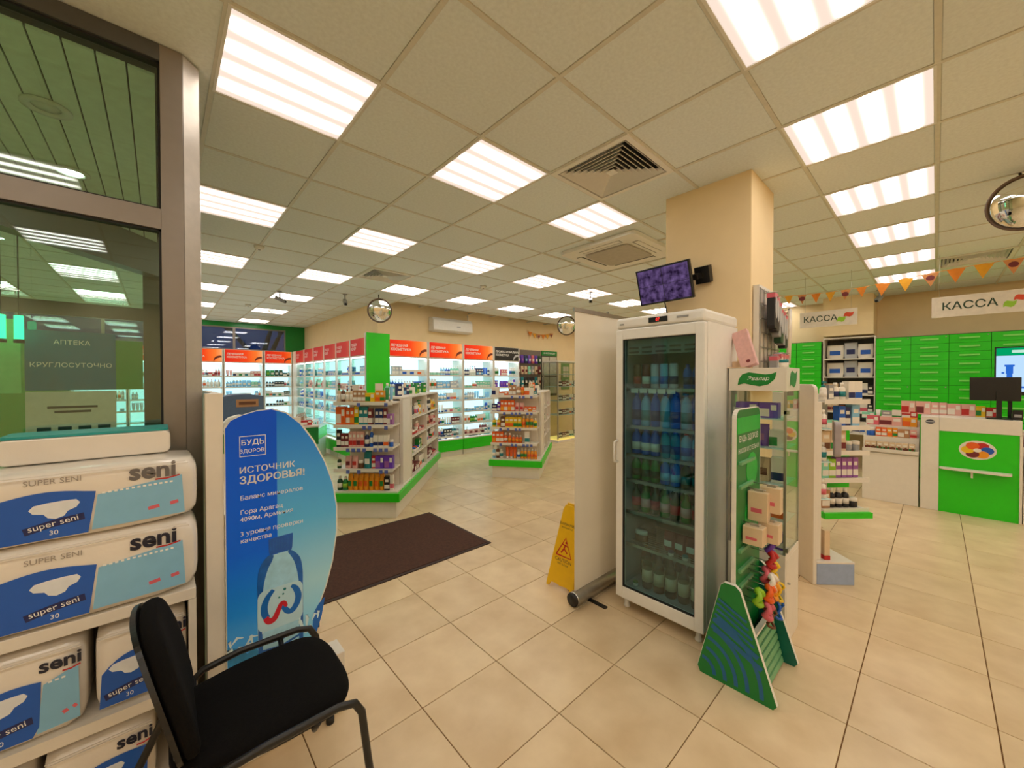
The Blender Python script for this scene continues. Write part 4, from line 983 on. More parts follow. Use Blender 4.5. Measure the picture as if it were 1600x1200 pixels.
# things on its top
t = thing('pink_brochure_box', 'tall pale pink speckled box leaning back on top of the display case', 'box', (2.64, .765, 1.612), -math.pi / 2, rot=(R(-14), R(-19), -math.pi / 2))
MB().box(-.045, .045, 0, .04, 0, .24).build('body', mat('pink_speckle', (216, 172, 168), .6, noise=.08, scale=45), t, bevel=.002); MB().prism(ellipse(.005, .03, .012, .010, 12), 'y', -.0012, -.0004).build('round_mark', cm('maroon'), t)
t = thing('small_cardboard_shelf', 'small cream open carton overhanging the fridge side of display case', 'box', (2.605, .895, 1.597), -math.pi / 2)
MB().box(-.025, .12, .0, .10, 0, .006).box(-.025, .12, .094, .10, .006, .045).box(-.025, -.019, .0, .094, .006, .045).build('tray', cm('cream'), t)
item('jar', 'white', frame_m(2.70, .60, 1.597, -math.pi / 2), 'with teal band on the right corner of the display case', .05, .045, .05, s='teal')

# ---------------------------------------------------------------- green A-shaped floor display in front of it
t = thing('sock_display_stand', 'green and blue wedge-sided floor display with tall header panel', 'display stand', (2.08, .66, 0), -math.pi / 2)
# local: x = -Y world (to the right), y = +X world (away)
M_ds = mat('display_green', (14, 122, 52), .35, noise=.08, scale=2); M_dk = mat('display_dark', (8, 60, 40), .4); M_blu = mat('display_blue', (24, 96, 150), .35); M_teal = mat('display_teal', (10, 100, 84), .35)
M_edge = mat('board_edge', (222, 220, 210), .5)
def side(y0):
    ol = [(-.173, .03), (-.160, .0), (.165, .0), (.18, .022), (.025, .495), (.005, .512), (-.045, .512), (-.062, .495)]
    b = MB(); b.prism(ol, 'y', y0, y0 + .018, 0); return b
def side_art(y, sgn, parent):
    """curved stripes printed on the outer face"""
    g1 = MB()
    inside = lambda x, z: (0.01 < z < .50) and x < .172 - (z - .022) * (.152 / .473) - .006 and x > -.170 + (z - .03) * (.105 / .465) + .006
    n = MB()
    for q, rr_ in enumerate((.06, .11, .16, .21, .27)):
        pts = [(-.15 + rr_ * math.cos(R(a)), .02 + rr_ * 1.15 * math.sin(R(a))) for a in range(0, 181, 5)]
        run = []
        for p in pts + [(9, 9)]:
            if inside(*p): run.append(p)
            else:
                if len(run) > 2: ribbon(n, run, .018, y)
                run = []
    n.build('blue_arcs', M_blu, parent)
    n = MB()
    for q, z in enumerate((.30, .34, .375, .405, .435, .465)):
        run = [p for p in [(-.16 + .008 * k, z - .16 * (k / 40.)) for k in range(45)] if inside(*p)]
        if len(run) > 2: ribbon(n, run, .024 if q < 2 else .012, y - .0012)
    n.build('blue_bands', M_blu if True else M_teal, parent)
s1 = side(0).build('side_board', [M_ds], t)
side_art(-.0008, 1, s1)
def edge_strip(y0, par):
    e = MB(); pts = [(-.173, .03), (-.062, .495), (-.045, .512), (.005, .512), (.025, .495), (.18, .022)]
    for a, b in zip(pts, pts[1:]):
        dx, dz = b[0] - a[0], b[1] - a[1]; l = math.hypot(dx, dz); nx, nz = -dz / l * .0015, dx / l * .0015
        e.prism([a, b, (b[0] + nx, b[1] + nz), (a[0] + nx, a[1] + nz)], 'y', y0 - .0005, y0 + .0185)
    e.build('white_edge', M_edge, par)
edge_strip(0, s1)
s2 = side(.40).build('side_board', [M_teal], t); edge_strip(.40, s2)
MB().prism([(.10, .0), (.112, .0), (.06, .235), (.048, .235)], 'y', .019, .399).build('front_tray_board', M_ds, t)
rb = MB()
for k in range(6): rb.prism([(.1135 - k * .0085, .012 + k * .0375), (.120 - k * .0085, .012 + k * .0375), (.1135 - k * .0085, .036 + k * .0375), (.107 - k * .0085, .036 + k * .0375)], 'y', .03, .39)
rb.build('pale_ribs', mat('rib_green', (110, 168, 118), .4), t)
MB().prism([(.044, .236), (.066, .236), (.064, .248), (.042, .248)], 'y', .019, .399).build('tray_rim', M_edge, t)
MB().box(-.14, .10, .019, .399, .0, .02).build('tray_floor', M_dk, t)
# tall header board, face towards +x local
hb = MB().prism([(a, b) for a, b in rrect(.019, .40, .02, 1.375, .045, corners=(0, 0, 1, 1))], 'x', -.018, -.001).build('tall_board', [M_ds], t)
ed = MB(); o1 = rrect(.019, .40, .02, 1.375, .045, corners=(0, 0, 1, 1)); o2 = [(.019 + (x - .019) * 1.0, z) for x, z in o1]
for a, b in zip(o1, o1[1:] + o1[:1]):
    dx, dz = b[0] - a[0], b[1] - a[1]; l = math.hypot(dx, dz)
    if l < 1e-6: continue
    nx, nz = dz / l * .003, -dx / l * .003
    ed.prism([a, b, (b[0] + nx, b[1] + nz), (a[0] + nx, a[1] + nz)], 'x', -.0195, .0005)
ed.build('white_edge', M_edge, t)
FT = lambda s, z, sz, m=M_whiteink: text(s, sz, m, hb, (.0006, .21, z), (math.pi / 2, 0, math.pi / 2))
MB().box(-.0008, .0012, .03, .39, 1.255, 1.335).build('bright_band', mat('display_bright', (20, 176, 60), .4), hb)
FT('БУДЬ ЗДОРОВ', 1.225, .042, M_whiteink); FT('НОСКИ И СТЕЛЬКИ', 1.165, .034, M_whiteink)
MB().prism(ellipse(.20, .78, .05, .10, 20), 'x', -.0008, .001).build('green_disc', mat('display_bright', (20, 176, 60), .4), hb)
MB().prism(ellipse(.26, 1.05, .09, .09, 20), 'x', -.0008, .0008).build('green_disc', mat('display_bright', (20, 176, 60), .4), hb)
for z, x1 in ((1.10, .22), (.98, .2), (.66, .15), (.56, .22), (.48, .2)): MB().box(-.0008, .014, .05, .05 + x1, z, z + .015).build('pale_ledge', mat('rib_green', (110, 168, 118), .4), hb)
FD_ = frame_m(2.08, .66, 0, -math.pi / 2)
for q, (y, z, w_, h_, dd) in enumerate(((.20, .80, .05, .15, .07), (.24, .845, .05, .13, .12), (.13, .70, .07, .09, .10), (.22, .70, .075, .10, .13))):
    t2 = thing('hanging_sock_pack', ['slim white pack on the upper hook of the green display', 'white pack further back on the upper hook of green display', 'flat white pack with red print on lower hook of green display', 'large white pack on the lower hook, farther from the viewer'][q], 'package', (FD_ @ Matrix.Translation((.05 + (q % 2) * .045, y, z))).to_translation(), -math.pi / 2)
    MB().box(-.045, .045, -w_ / 2, w_ / 2, 0, h_).build('body', cm('cream'), t2, bevel=.003)
    MB().box(-.03, .02, -w_ / 2 - .0008, -w_ / 2 - .0002, h_ * .3, h_ * .45).build('red_print', cm('pink'), t2)
    MB().tube([(-.05 - (q % 2) * .045, 0, h_ + .01), (.03, 0, h_ + .01)], .003, 6).box(-.02, .02, -.004, .004, h_, h_ + .012).build('hook', M_steel, t2)
# hair ties and ribbons
r = random.Random(8); cs = ['lime', 'orange', 'red', 'pink', 'yellow', 'maroon', 'amber', 'purple', 'white', 'orange', 'pink', 'yellow', 'brown', 'blue']
pos = [(.08, .10, .45), (.11, .16, .46), (.10, .24, .60), (.08, .22, .52), (.10, .27, .54), (.10, .18, .40), (.11, .24, .44), (.09, .26, .66), (.11, .20, .50), (.10, .23, .48), (.11, .14, .38), (.12, .30, .42), (.11, .20, .32), (.12, .29, .33)]
for q, (x, y, z) in enumerate(pos):
    c = cs[q]; rr = .036 if q in (11, 12, 13) else .028
    ctr = (FD_ @ Matrix.Translation((x, y, z))).to_translation()
    t2 = thing('hair_tie', '%s ruffled hair tie hanging %s on the green floor display' % (c, ['high', 'at mid height', 'low'][0 if z > .5 else (1 if z > .4 else 2)]), 'hair tie', ctr, -math.pi / 2, '%s hair ties' % c)
    pts = [(.012 * math.sin(3 * a) , rr * math.cos(a), rr * 1.25 * math.sin(a)) for a in [2 * math.pi * k / 16 for k in range(16)]]
    MB().tube(pts, [.011 + .004 * (k % 2) for k in range(16)] if q < 11 else .007, 7, closed=True).build('band', cm(c), t2)
    MB().tube([(-x + .002, 0, rr * 1.2), (.004, 0, rr * 1.2)], .0025, 5).build('hook', M_steel, t2)

# ---------------------------------------------------------------- wire rack with insole packs on the pillar
t = thing('wire_wall_rack', 'white wire grid rack fixed to the right face of the pillar', 'rack', (3.0, .80, 1.45), 0)
g = MB()
for k in range(6): g.box(k * .09, k * .09 + .006, 0, .006, 0, .70)
for k in range(8): g.box(0, .456, -.006, .0, k * .098, k * .098 + .006)
g.build('wire_grid', M_steel, t)
MB().box(0, .456, .008, .045, .0, .72).build('backing', M_white, t)
for q, (x, z, c) in enumerate(((.06, .42, 'black'), (.11, .40, 'black'), (.17, .37, 'grey'), (.22, .33, 'dark green'), (.28, .32, 'grey'), (.33, .30, 'black'), (.22, .02, 'silver'), (.30, .02, 'grey'), (.37, .02, 'black'), (.12, .0, 'grey'))):
    t2 = thing('insole_pack', '%s insole pack hanging in the %s row of the pillar rack' % (c, 'upper' if z > .2 else 'lower'), 'package', (3.0 + x, .80, 1.45 + z), 0, '%s insole packs' % c)
    MB().prism(rrect(-.035, .035, 0, .24, .02), 'y', -.075, -.03).build('body', cm(c), t2, bevel=.004)
    MB().prism(ellipse(0, .14, .022, .075, 16), 'y', -.078, -.0755).build('insole', cm('silver' if c != 'silver' else 'white'), t2)
    MB().box(-.036, .036, -.0765, -.0285, .205, .235).build('red_header', cm('pink'), t2); MB().tube([(0, -.006, .245), (0, -.085, .245)], .003, 6).build('hook', M_steel, t2)
t2 = thing('white_tubing_bundle', 'bundle of white tubing hanging at the right end of pillar rack', 'tubing', (3.50, .79, 1.62), 0)
for k in range(4): MB().tube([(.0 + k * .012, -.03 - .01 * (k % 2), .40), (.01 + k * .014, -.04, .44), (.02 + k * .016, -.04, .30), (.015 + k * .02, -.03, .02)], .009, 8).build('tube', cm('white'), t2)

# ---------------------------------------------------------------- monitor on a wall arm
t = thing('security_monitor', 'black security monitor showing a purple picture, tilted on wall arm', 'monitor', (2.765, 1.366, 2.235), 0, rot=(0, 0, 0))
e1 = Vector((0, 1, 0)); m_ = Matrix.Translation((2.765, 1.366, 2.235)) @ Matrix.Rotation(-math.pi / 2, 4, 'Z') @ Matrix.Rotation(R(17), 4, 'X') @ Matrix.Rotation(R(-1), 4, 'Y')
t.matrix_world = m_
MB().box(-.205, .205, 0, .03, -.135, .135).build('housing', M_black, t, bevel=.004)
scr = bpy.data.materials.new('camera_feed'); scr.use_nodes = True; nt = scr.node_tree; nt.nodes.clear()
tc = nt.nodes.new('ShaderNodeTexCoord'); n = nt.nodes.new('ShaderNodeTexNoise'); n.inputs['Scale'].default_value = 22; n.inputs['Detail'].default_value = 6; nt.links.new(tc.outputs['Object'], n.inputs['Vector'])
rp = nt.nodes.new('ShaderNodeValToRGB'); rp.color_ramp.elements[0].position = .35; rp.color_ramp.elements[1].position = .7; rp.color_ramp.elements[0].color = (*lin((.13, .08, .18)), 1); rp.color_ramp.elements[1].color = (*lin((.42, .33, .52)), 1)
e = nt.nodes.new('ShaderNodeEmission'); o = nt.nodes.new('ShaderNodeOutputMaterial'); nt.links.new(n.outputs['Fac'], rp.inputs[0]); nt.links.new(rp.outputs[0], e.inputs[0]); nt.links.new(e.outputs[0], o.inputs[0])
MB().box(-.192, .192, -.0012, -.0004, -.122, .122).build('screen', scr, t)
MB().box(-.004, .0, -.0016, -.0012, -.122, .122).box(-.192, .192, -.0016, -.0012, -.001, .001).build('picture_divider', M_black, t)
MB().box(-.05, .05, .031, .06, -.05, .05).box(.0, .22, .0605, .085, -.02, .02).box(.195, .22, .0855, .15, -.02, .02).build('wall_arm', M_black, t)
MB().box(.17, .27, .1505, .21, -.06, .06).build('wall_bracket', M_black, t)
MB().tube([(-.02, .02, -.135), (-.02, .03, -.20), (-.02, .045, -.28)], .005, 6).build('cable', M_black, t)

# ---------------------------------------------------------------- angled white stand with shelves on its far side
ga = R(45)
t = thing('perfume_stand', 'white round-topped panel stand with blue-grey foot and side shelves', 'display stand', (3.60, .585, 0), ga)
# local x = long direction (away), local y = to the left; shelves on -y side
MB().prism(rrect(0, .36, .0, 1.49, .05, corners=(0, 0, 1, 1)), 'y', .0, .028).build('panel', M_white, t, bevel=.004)
MB().box(.0, .40, -.27, -.001, .0, .155).build('foot_box', mat('blue_grey_board', (150, 168, 200), .5), t, bevel=.003)
MB().box(.0, .40, -.272, -.001, .156, .17).build('foot_top', M_white, t, bevel=.002)
MB().box(.03, .33, -.05, -.001, .171, 1.36).build('back_box', M_white, t, bevel=.003)
for z in (.62, .90, 1.15):
    MB().box(.04, .32, -.13, -.051, z, z + .008).build('acrylic_shelf', M_shelfglass, t)
    row(frame_m(3.60, .585, 0, ga), .05, .31, -.09, z + .009, [('bottle', 'white', 2, .045, .14), ('box', 'pale pink', 2, .04, .12), ('box', 'grey', 1, .05, .16)], 'on the acrylic shelves of the round-topped stand')
t2 = thing('grey_pouch_strip', 'grey rounded pouch hanging on the round-topped white stand', 'package', (frame_m(3.60, .585, 0, ga) @ Matrix.Translation((.03, -.16, .95))).to_translation(), ga - math.pi / 2 + R(60))
MB().prism(rrect(-.045, .045, 0, .26, .03), 'y', -.02, .02).build('body', mat('mauve_grey', (164, 156, 160), .5), t2, bevel=.006); MB().box(-.004, .004, .0205, .03, .12, .27).build('hook', M_steel, t2)
for k in range(3):
    t2 = thing('slim_bottle_pack', 'clear slim pack with red base above the blue-grey foot, %s of three' % ordw[k], 'package', (frame_m(3.60, .585, 0, ga) @ Matrix.Translation((.06 + k * .07, -.10, .172))).to_translation(), ga)
    MB().box(-.025, .025, -.02, .02, .03, .22).build('body', cm('cream'), t2, bevel=.004); MB().box(-.026, .026, -.021, .021, 0, .029).build('base', cm(['red', 'navy', 'red'][k]), t2)
# second gondola end behind it: five shelves of care goods on green and white boards
go = (4.25, .50); gb = R(50) - math.pi / 2
t = thing('goods_gondola', 'white shelf gondola with green boards between the stand and the tills', 'display unit', (go[0], go[1], 0), gb)
GW = .35
MB().box(-GW / 2, -.10, .236, .9, 0, .18).build('plinth', M_white, t); MB().box(-GW / 2 - .04, GW / 2 + .02, -.04, .25, .37, .415).build('green_band', M_green, t)
MB().box(-GW / 2, .02, .21, .235, .40, 1.40).build('back_panel', M_white, t)
MB().box(.021, GW / 2 + .05, .21, .235, .56, 1.08).build('green_panel', M_green, t)
FG = frame_m(go[0], go[1], 0, gb)
GS = [(.435, [('box', 'tan', 1, .06, .15), ('bottle', 'black', 3, .05, .16), ('jar', 'black', 1, .06, .08)], 'bottom green-edged shelf'), (.69, [('box', 'mint', 1, .05, .16), ('box', 'lime', 1, .05, .16), ('box', 'violet', 4, .04, .17)], 'second shelf'), (.92, [('box', 'cream', 3, .06, .17), ('jar', 'grey', 2, .06, .08)], 'third shelf'),
      (1.13, [('carton', 'mint', 1, .12, .05), ('box', 'blue', 1, .05, .17), ('box', 'navy', 1, .04, .16), ('box', 'light blue', 1, .06, .18)], 'fourth shelf'), (1.35, [('pump_bottle', 'white', 1, .05, .16), ('box', 'grey', 1, .04, .13), ('bottle', 'white', 2, .05, .15), ('box', 'white', 2, .055, .16)], 'top shelf')]
for z, sp, nm in GS:
    s_ = MB().box(-GW / 2 - .02, GW / 2 + .02, .0, .2, z - .018, z - .002).build('shelf', M_white, t)
    MB().box(-GW / 2 - .02, GW / 2 + .02, -.008, -.0005, z - .03, z + .01).build('price_rail', M_white, s_)
    row(FG, -GW / 2, GW / 2, .07, z, sp, 'on the %s of the gondola before the tills' % nm)
MB().box(-GW / 2, -.06, .236, .9, .181, 1.40).build('rear_box', M_white, t)
item('carton', 'navy', FG @ Matrix.Translation((-.135, .36, 1.4005)), 'on top of the gondola box behind the round-topped stand', .15, .05)

# ---------------------------------------------------------------- till counters
KX = 6.66
t = thing('till_counter', 'white till counter with bright green front panel and narrow ledge', 'counter', (KX, .115, 0), -math.pi / 2)
MB().box(0, .145, 0, .62, 0, 1.085).build('left_pier', M_white, t, bevel=.004)
MB().box(.146, .73, 0, .62, .93, 1.085).build('top_box', M_white, t, bevel=.004)
MB().box(.146, .715, .012, .05, 0, .929).build('green_panel', M_green, t)
MB().box(.7155, .735, .0, .62, 0, .929).build('right_pier', M_white, t)
lg = MB().prism([(.15, -.0), (.15, -.055), (.19, -.09), (.60, -.115), (.66, -.10), (.67, -.0)], 'z', .50, .522).build('ledge', M_white, t, loc=(0, .011, 0), bevel=.004)
MB().box(.385, .40, -.03, .0115, .43, .499).build('bracket', M_white, t)
hexa = MB()
colr = [('red', 60), ('blue', 0), ('amber', -60), ('maroon', -120), ('yellow', 180), ('orange', 120)]
hx = t
ring = MB().prism([(.43 + .135 * 1.0 * math.cos(R(a)), .74 + .105 * math.sin(R(a))) for a in range(0, 360, 15)], 'y', .009, .0115).build('emblem', M_white, t)
for c, a in colr:
    p = ellipse(.43 + .068 * math.cos(R(a)), .74 + .052 * math.sin(R(a)), .050, .040, 14)
    MB().prism(p, 'y', .006 - .0004 * colr.index((c, a)), .0085).build('emblem_petal', cm(c), ring)
MB().prism(ellipse(.43, .74, .03, .022, 12), 'y', .0025, .0030).build('emblem_petal', cm('white'), ring)
MB().prism([(.075 + .038 * math.cos(R(a)), 1.03 + .026 * math.sin(R(a))) for a in range(0, 360, 18)], 'y', -.003, -.0005).build('dark_oval_badge', mat('badge_dark', (70, 72, 80), .4), t)
MB().box(.04, .11, -.0035, -.0031, 1.026, 1.034).build('badge_text_bar', cm('silver'), t)
# low display counter to its left
t = thing('goods_counter', 'low white counter with stepped trays of boxes left of the green till', 'counter', (KX + .02, .63, 0), -math.pi / 2)
MB().box(0, .50, 0, .55, 0, .62).build('body', M_white, t, bevel=.003); MB().box(.004, .496, -.004, -.0005, .60, .605).build('groove', cm('grey'), t)
MB().box(0, .50, -.03, .10, .62, .64).box(0, .50, -.03, -.015, .641, .66).build('front_tray', M_white, t)
MB().box(0, .50, .101, .55, .621, .80).build('step', M_white, t); MB().box(0, .50, .22, .55, .801, .93).build('step', M_white, t); MB().box(0, .50, .36, .55, .931, 1.0).build('step', M_white, t)
FK = frame_m(KX + .02, .63, 0, -math.pi / 2)
W1 = 'on the stepped counter left of the green till, %s row'
row(FK, .02, .48, .03, .641, [('box', 'cream', 8, .045, .10)], W1 % 'front')
row(FK, .02, .48, .15, .801, [('jar', 'blue', 1, .09, .10), ('box', 'orange', 2, .05, .11), ('box', 'amber', 2, .045, .11), ('carton', 'tan', 1, .10, .10), ('box', 'pale pink', 1, .06, .10)], W1 % 'second')
row(FK, .02, .48, .28, .931, [('carton', 'pink', 1, .10, .12), ('carton', 'pale pink', 1, .18, .11), ('carton', 'amber', 1, .11, .11)], W1 % 'third')
row(FK, -.05, .48, .44, 1.001, [('carton', 'mint', 1, .12, .08), ('tube', 'white', 1, .05, .12), ('box', 'grey', 1, .09, .11), ('box', 'white', 1, .08, .12), ('carton', 'red', 1, .13, .11)], W1 % 'top')
nf = MB()
for k in range(8): nf.prism(ellipse(.05 + k * .057, .68, .014, .018, 8), 'y', -.0335, -.031)
link('printed_figures', nf.mesh('printed_figures', [cm('brown')]), t)
# goods on the till top
row(frame_m(KX + .40, .30, 1.086, -math.pi / 2), .0, .78, .06, 0, [('carton', 'pale pink', 2, .14, .16), ('box', 'pale pink', 2, .07, .15), ('carton', 'pale pink', 2, .12, .14), ('carton', 'yellow', 1, .08, .12), ('carton', 'red', 1, .09, .11)], 'standing along the back of the green till top')
# counter run to the right edge
t = thing('side_goods_counter', 'white goods counter with small pink packs at the right edge', 'counter', (KX + .02, -.63, 0), -math.pi / 2)
MB().box(0, 1.1, 0, .55, 0, .62).build('body', M_white, t); MB().box(0, 1.1, .10, .55, .621, .80).build('step', M_white, t); MB().box(0, 1.1, .24, .55, .801, .95).build('step', M_white, t)
FS = frame_m(KX + .02, -.63, 0, -math.pi / 2)
row(FS, .01, 1.08, .04, .621, [('box', 'brown', 4, .05, .1), ('box', 'cream', 8, .05, .1), ('box', 'pale pink', 6, .05, .1)], 'in the front row at the right edge counter'); row(FS, .01, 1.08, .15, .801, [('box', 'red', 3, .05, .12), ('box', 'pale pink', 8, .05, .12), ('box', 'violet', 6, .05, .1)], 'in the back row at the right edge counter')
# customer screens
t = thing('till_monitor', 'black till monitor seen from behind on the counter', 'monitor', (KX + .13, -.36, 1.086), -math.pi / 2)
MB().box(-.10, .26, .02, .05, .20, .46).build('housing', M_black, t, bevel=.006); MB().box(.09, .13, .0, .019, .03, .30).box(.02, .20, -.05, .09, .0, .012).box(.09, .13, .0, .03, .012, .03).build('stand', M_black, t)
t = thing('customer_screen', 'bright blue-white customer screen with green header over the till', 'screen', (KX + .21, -.445, 1.086), -math.pi / 2)
MB().box(.0, .42, .10, .125, .26, .80).build('housing', M_black, t, bevel=.004)
scm = MB().box(.012, .408, .0985, .0995, .30, .70).build('screen', glow('screen_pale_blue', (.50, .72, 1.0), 1.05), t)
MB().box(.012, .408, .0985, .0995, .701, .785).build('header', glow('screen_green', (.0, .36, .13), 1.0), t)
bl = MB(); bl.box(.07, .14, .097, .098, .58, .60).box(.08, .13, .097, .098, .50, .58).box(.085, .125, .097, .098, .46, .50).box(.26, .32, .097, .098, .46, .60).box(.05, .07, .097, .098, .50, .52).box(.05, .36, .097, .098, .34, .36)
bl.build('picture', glow('screen_blue', (.03, .18, .8), .8), t); MB().box(.12, .34, .0972, .098, .73, .76).build('header_text', glow('screen_pale', (.6, .9, .75), .9), t)
MB().box(.10, .13, .126, .15, .0, .60).box(.03, .20, .08, .20, .0, .012).build('stand', M_black, t)
t = thing('card_terminal', 'black card terminal at the right edge of the till top', 'terminal', (KX + .12, -.56, 1.086), -math.pi / 2)
MB().prism([(0, 0), (.12, 0), (.12, .05), (.0, .11)], 'x', 0, .07).build('body', M_black, t, bevel=.006); MB().box(.01, .06, -.002, -.0005, .03, .06).build('display', cm('grey'), t)

# green drawer wall
DX = 8.6
t = thing('drawer_cabinet', 'bright green wall of medicine drawers behind the tills', 'cabinet', (DX, .66, 0), -math.pi / 2)
DWd = .394
MB().box(0, 6 * DWd, .021, .45, 0, 2.19).build('carcass', mat('drawer_gap', (16, 96, 14), .5), t)
dm = MB().box(.0025, DWd - .0025, 0, .02, .002, .1235).mesh('drawer', [M_green]); hm = MB().box(.10, .29, -.016, -.0005, .075, .083).box(.10, .29, -.016, -.013, .060, .0745).mesh('handle', [mat('handle_green', (130, 224, 100), .35)])
bigd = MB().box(.004, DWd - .004, 0, .02, .003, .90).mesh('door', [M_green])
lk = MB().lathe([(.0, -.003), (.009, -.003), (.009, -.0004)], 8, axis='y').mesh('lock', [M_steel])
for c in range(6):
    link('door', bigd, t, (c * DWd, 0, .02))
    for q in range(10):
        if q == 9: 
            z = .93 + q * .125
        z = .93 + q * .125
        o = link('drawer', dm, t, (c * DWd, 0, z)); link('handle', hm, o)
        if q in (0, 3, 9): link('lock', lk, o, (DWd - .03, -.0005, .10))
# open shelves with blue-white packs
t = thing('open_shelf_unit', 'grey open shelves of blue and white nappy packs beside green drawers', 'shelf', (DX + .02, 1.34, 0), -math.pi / 2)
MB().box(0, .675, .36, .38, .6, 2.24).build('back_panel', mat('shelf_grey', (78, 78, 74), .6), t)
for x in (0, .66): MB().box(x, x + .015, 0, .36, 0, 2.24).build('side_panel', M_white, t)
for z in (.60, .95, 1.25, 1.55, 1.86, 2.22): MB().box(.0155, .6595, 0, .358, z, z + .018).build('shelf', M_white, t)
FO = frame_m(DX + .02, 1.34, 0, -math.pi / 2)
for z, nm in ((1.879, 'top'), (1.569, 'second')): row(FO, .03, .64, .15, z, [('pouch', 'white', 1, .24, .24, 'blue'), ('pouch', 'silver', 1, .18, .27, 'navy'), ('pouch', 'white', 1, .20, .24, 'blue')], 'on the %s shelf of the grey open unit' % nm)
for z, nm in ((1.269, 'third'), (.969, 'fourth'), (.619, 'lowest')): row(FO, .03, .64, .12, z, [('box', 'cream', 2, .08, .18), ('jar', 'white', 2, .09, .1), ('box', 'white', 2, .09, .19), ('box', 'black', 1, .06, .15)], 'on the %s shelf of the grey open unit' % nm)
t = thing('drawer_cabinet', 'short green drawer bank left of the grey open shelves', 'cabinet', (DX, 2.44, 0), -math.pi / 2)
MB().box(0, 1.08, .021, .45, 0, 2.19).build('carcass', mat('drawer_gap', (16, 96, 14), .5), t)
for c in range(3):
    link('door', bigd, t, (c * .36, 0, .02), scale=(.91, 1, 1))
    for q in range(10): o = link('drawer', dm, t, (c * .36, 0, .93 + q * .125), scale=(.91, 1, 1)); link('handle', hm, o)

# hanging till signs
def till_sign(y0, y1, z0, z1, label, lw):
    t = thing('till_sign', label, 'sign', (KX, y0, z0), -math.pi / 2)
    W_, H_ = y0 - y1, z1 - z0
    MB().box(0, W_, 0, .01, 0, H_).build('board', mat('sign_board', (214, 206, 190), .5), t)
    text('КАССА', H_ * .50, mat('sign_text', (40, 66, 46), .5), t, (W_ * .37, -.0012, H_ * .5), bold=.012)
    MB().prism([(W_ * .74 + x * .9, H_ * .38 + z) for x, z in leaf(.10, .075)], 'y', -.0018, -.0004).build('green_leaf', cm('lime'), t)
    MB().prism([(W_ * .74 + .075 + x, H_ * .64 + z) for x, z in leaf(.10, .065)], 'y', -.0026, -.0019).build('red_leaf', mat('leaf_red', (206, 70, 30), .5), t)
    for x in (.06, W_ - .06): MB().tube([(x, .005, H_), (x, .005, CZ - z0)], .0015, 5).build('wire', M_steel, t)
till_sign(1.295, .69, 2.24, 2.452, 'hanging white till sign with leaf emblem, nearer the pillar', 0)
till_sign(.04, -.72, 2.235, 2.47, 'hanging white till sign with leaf emblem, above the green till', 0)
# flag garlands
def garland(p, q, n, sag, label, w_=.15, h_=.19):
    t = thing('flag_garland', label, 'garland', p, 0)
    P = Vector(p); D = Vector(q) - P; ang = math.atan2(D.y, D.x); t.rotation_euler = (0, 0, ang); L = D.length
    zf = lambda s: -sag * 4 * s * (1 - s) + D.z * s
    Lh = math.hypot(D.x, D.y)
    MB().tube([(Lh * k / 20, 0, zf(k / 20)) for k in range(21)], .003, 5).build('string', cm('amber'), t)
    for k in range(n):
        s = (k + .5) / n; c = ['orange', 'amber', 'pale pink'][k % 3]
        fl_ = MB().prism([(-w_ / 2, 0), (0, -h_), (w_ / 2, 0)], 'y', -.0015, .0015).build('flag', mat('flag_' + c.replace(' ', '_'), {'orange': (216, 128, 30), 'amber': (222, 160, 30), 'pale pink': (204, 140, 84)}[c], .7), t, loc=(Lh * s, 0, zf(s) - .003), rot=(0, rnd.uniform(-.08, .08), 0))
        if c == 'pale pink': MB().prism(ellipse(0, -.05, .035, .03, 10), 'y', -.0026, -.0016).build('printed_spot', cm('maroon'), fl_)
garland((6.5, 1.62, 2.72), (6.5, .56, 2.68), 7, .03, 'orange flag garland over the till sign nearer the pillar', .10, .12)
garland((6.5, .54, 2.68), (6.5, -1.6, 2.72), 11, .10 if False else -.06, 'orange and yellow flag garland over the green till', .14, .15)
garland((6.8, 6.86, 2.74), (7.75, 6.86, 2.76), 6, .07, 'orange flag garland pinned on the cream wall by the peg panel', .14, .12)

# ---------------------------------------------------------------- nappy pack rack by the glass partition
t = thing('pack_rack', 'low white shelf rack of nappy packs against the glass partition', 'rack', (-1.15, 1.86, 0), 0)
RW = 1.245
MB().box(0, RW, 0, .33, .715, .755).build('top_shelf', M_white, t, bevel=.002)
for x in (0, .60, RW - .022): MB().box(x, x + .022, 0, .33, 0, .714).build('upright', M_white, t)
for z in (.365, .03): 
    for a, b in ((.0225, .5995), (.6225, RW - .0225)): MB().box(a, b, 0, .33, z, z + .04).build('shelf', M_white, t)
MB().box(.023, RW - .023, .325, .33, .0, .714).build('back_panel', mat('rack_back', (150, 142, 128), .6), t)
M_film = mat('pack_film', (226, 220, 210), .22, noise=.03, scale=9, bump=.25, coat=.3)
M_pb = ramp_mat('pack_blue', 'Z', [(.0, (0, 100, 222)), (.13, (6, 140, 244)), (.2, (40, 160, 246))], rough=.25)
M_lb = ramp_mat('pack_light_blue', 'Z', [(.0, (84, 184, 240)), (.10, (118, 200, 240)), (.16, (190, 220, 236))], rough=.25)
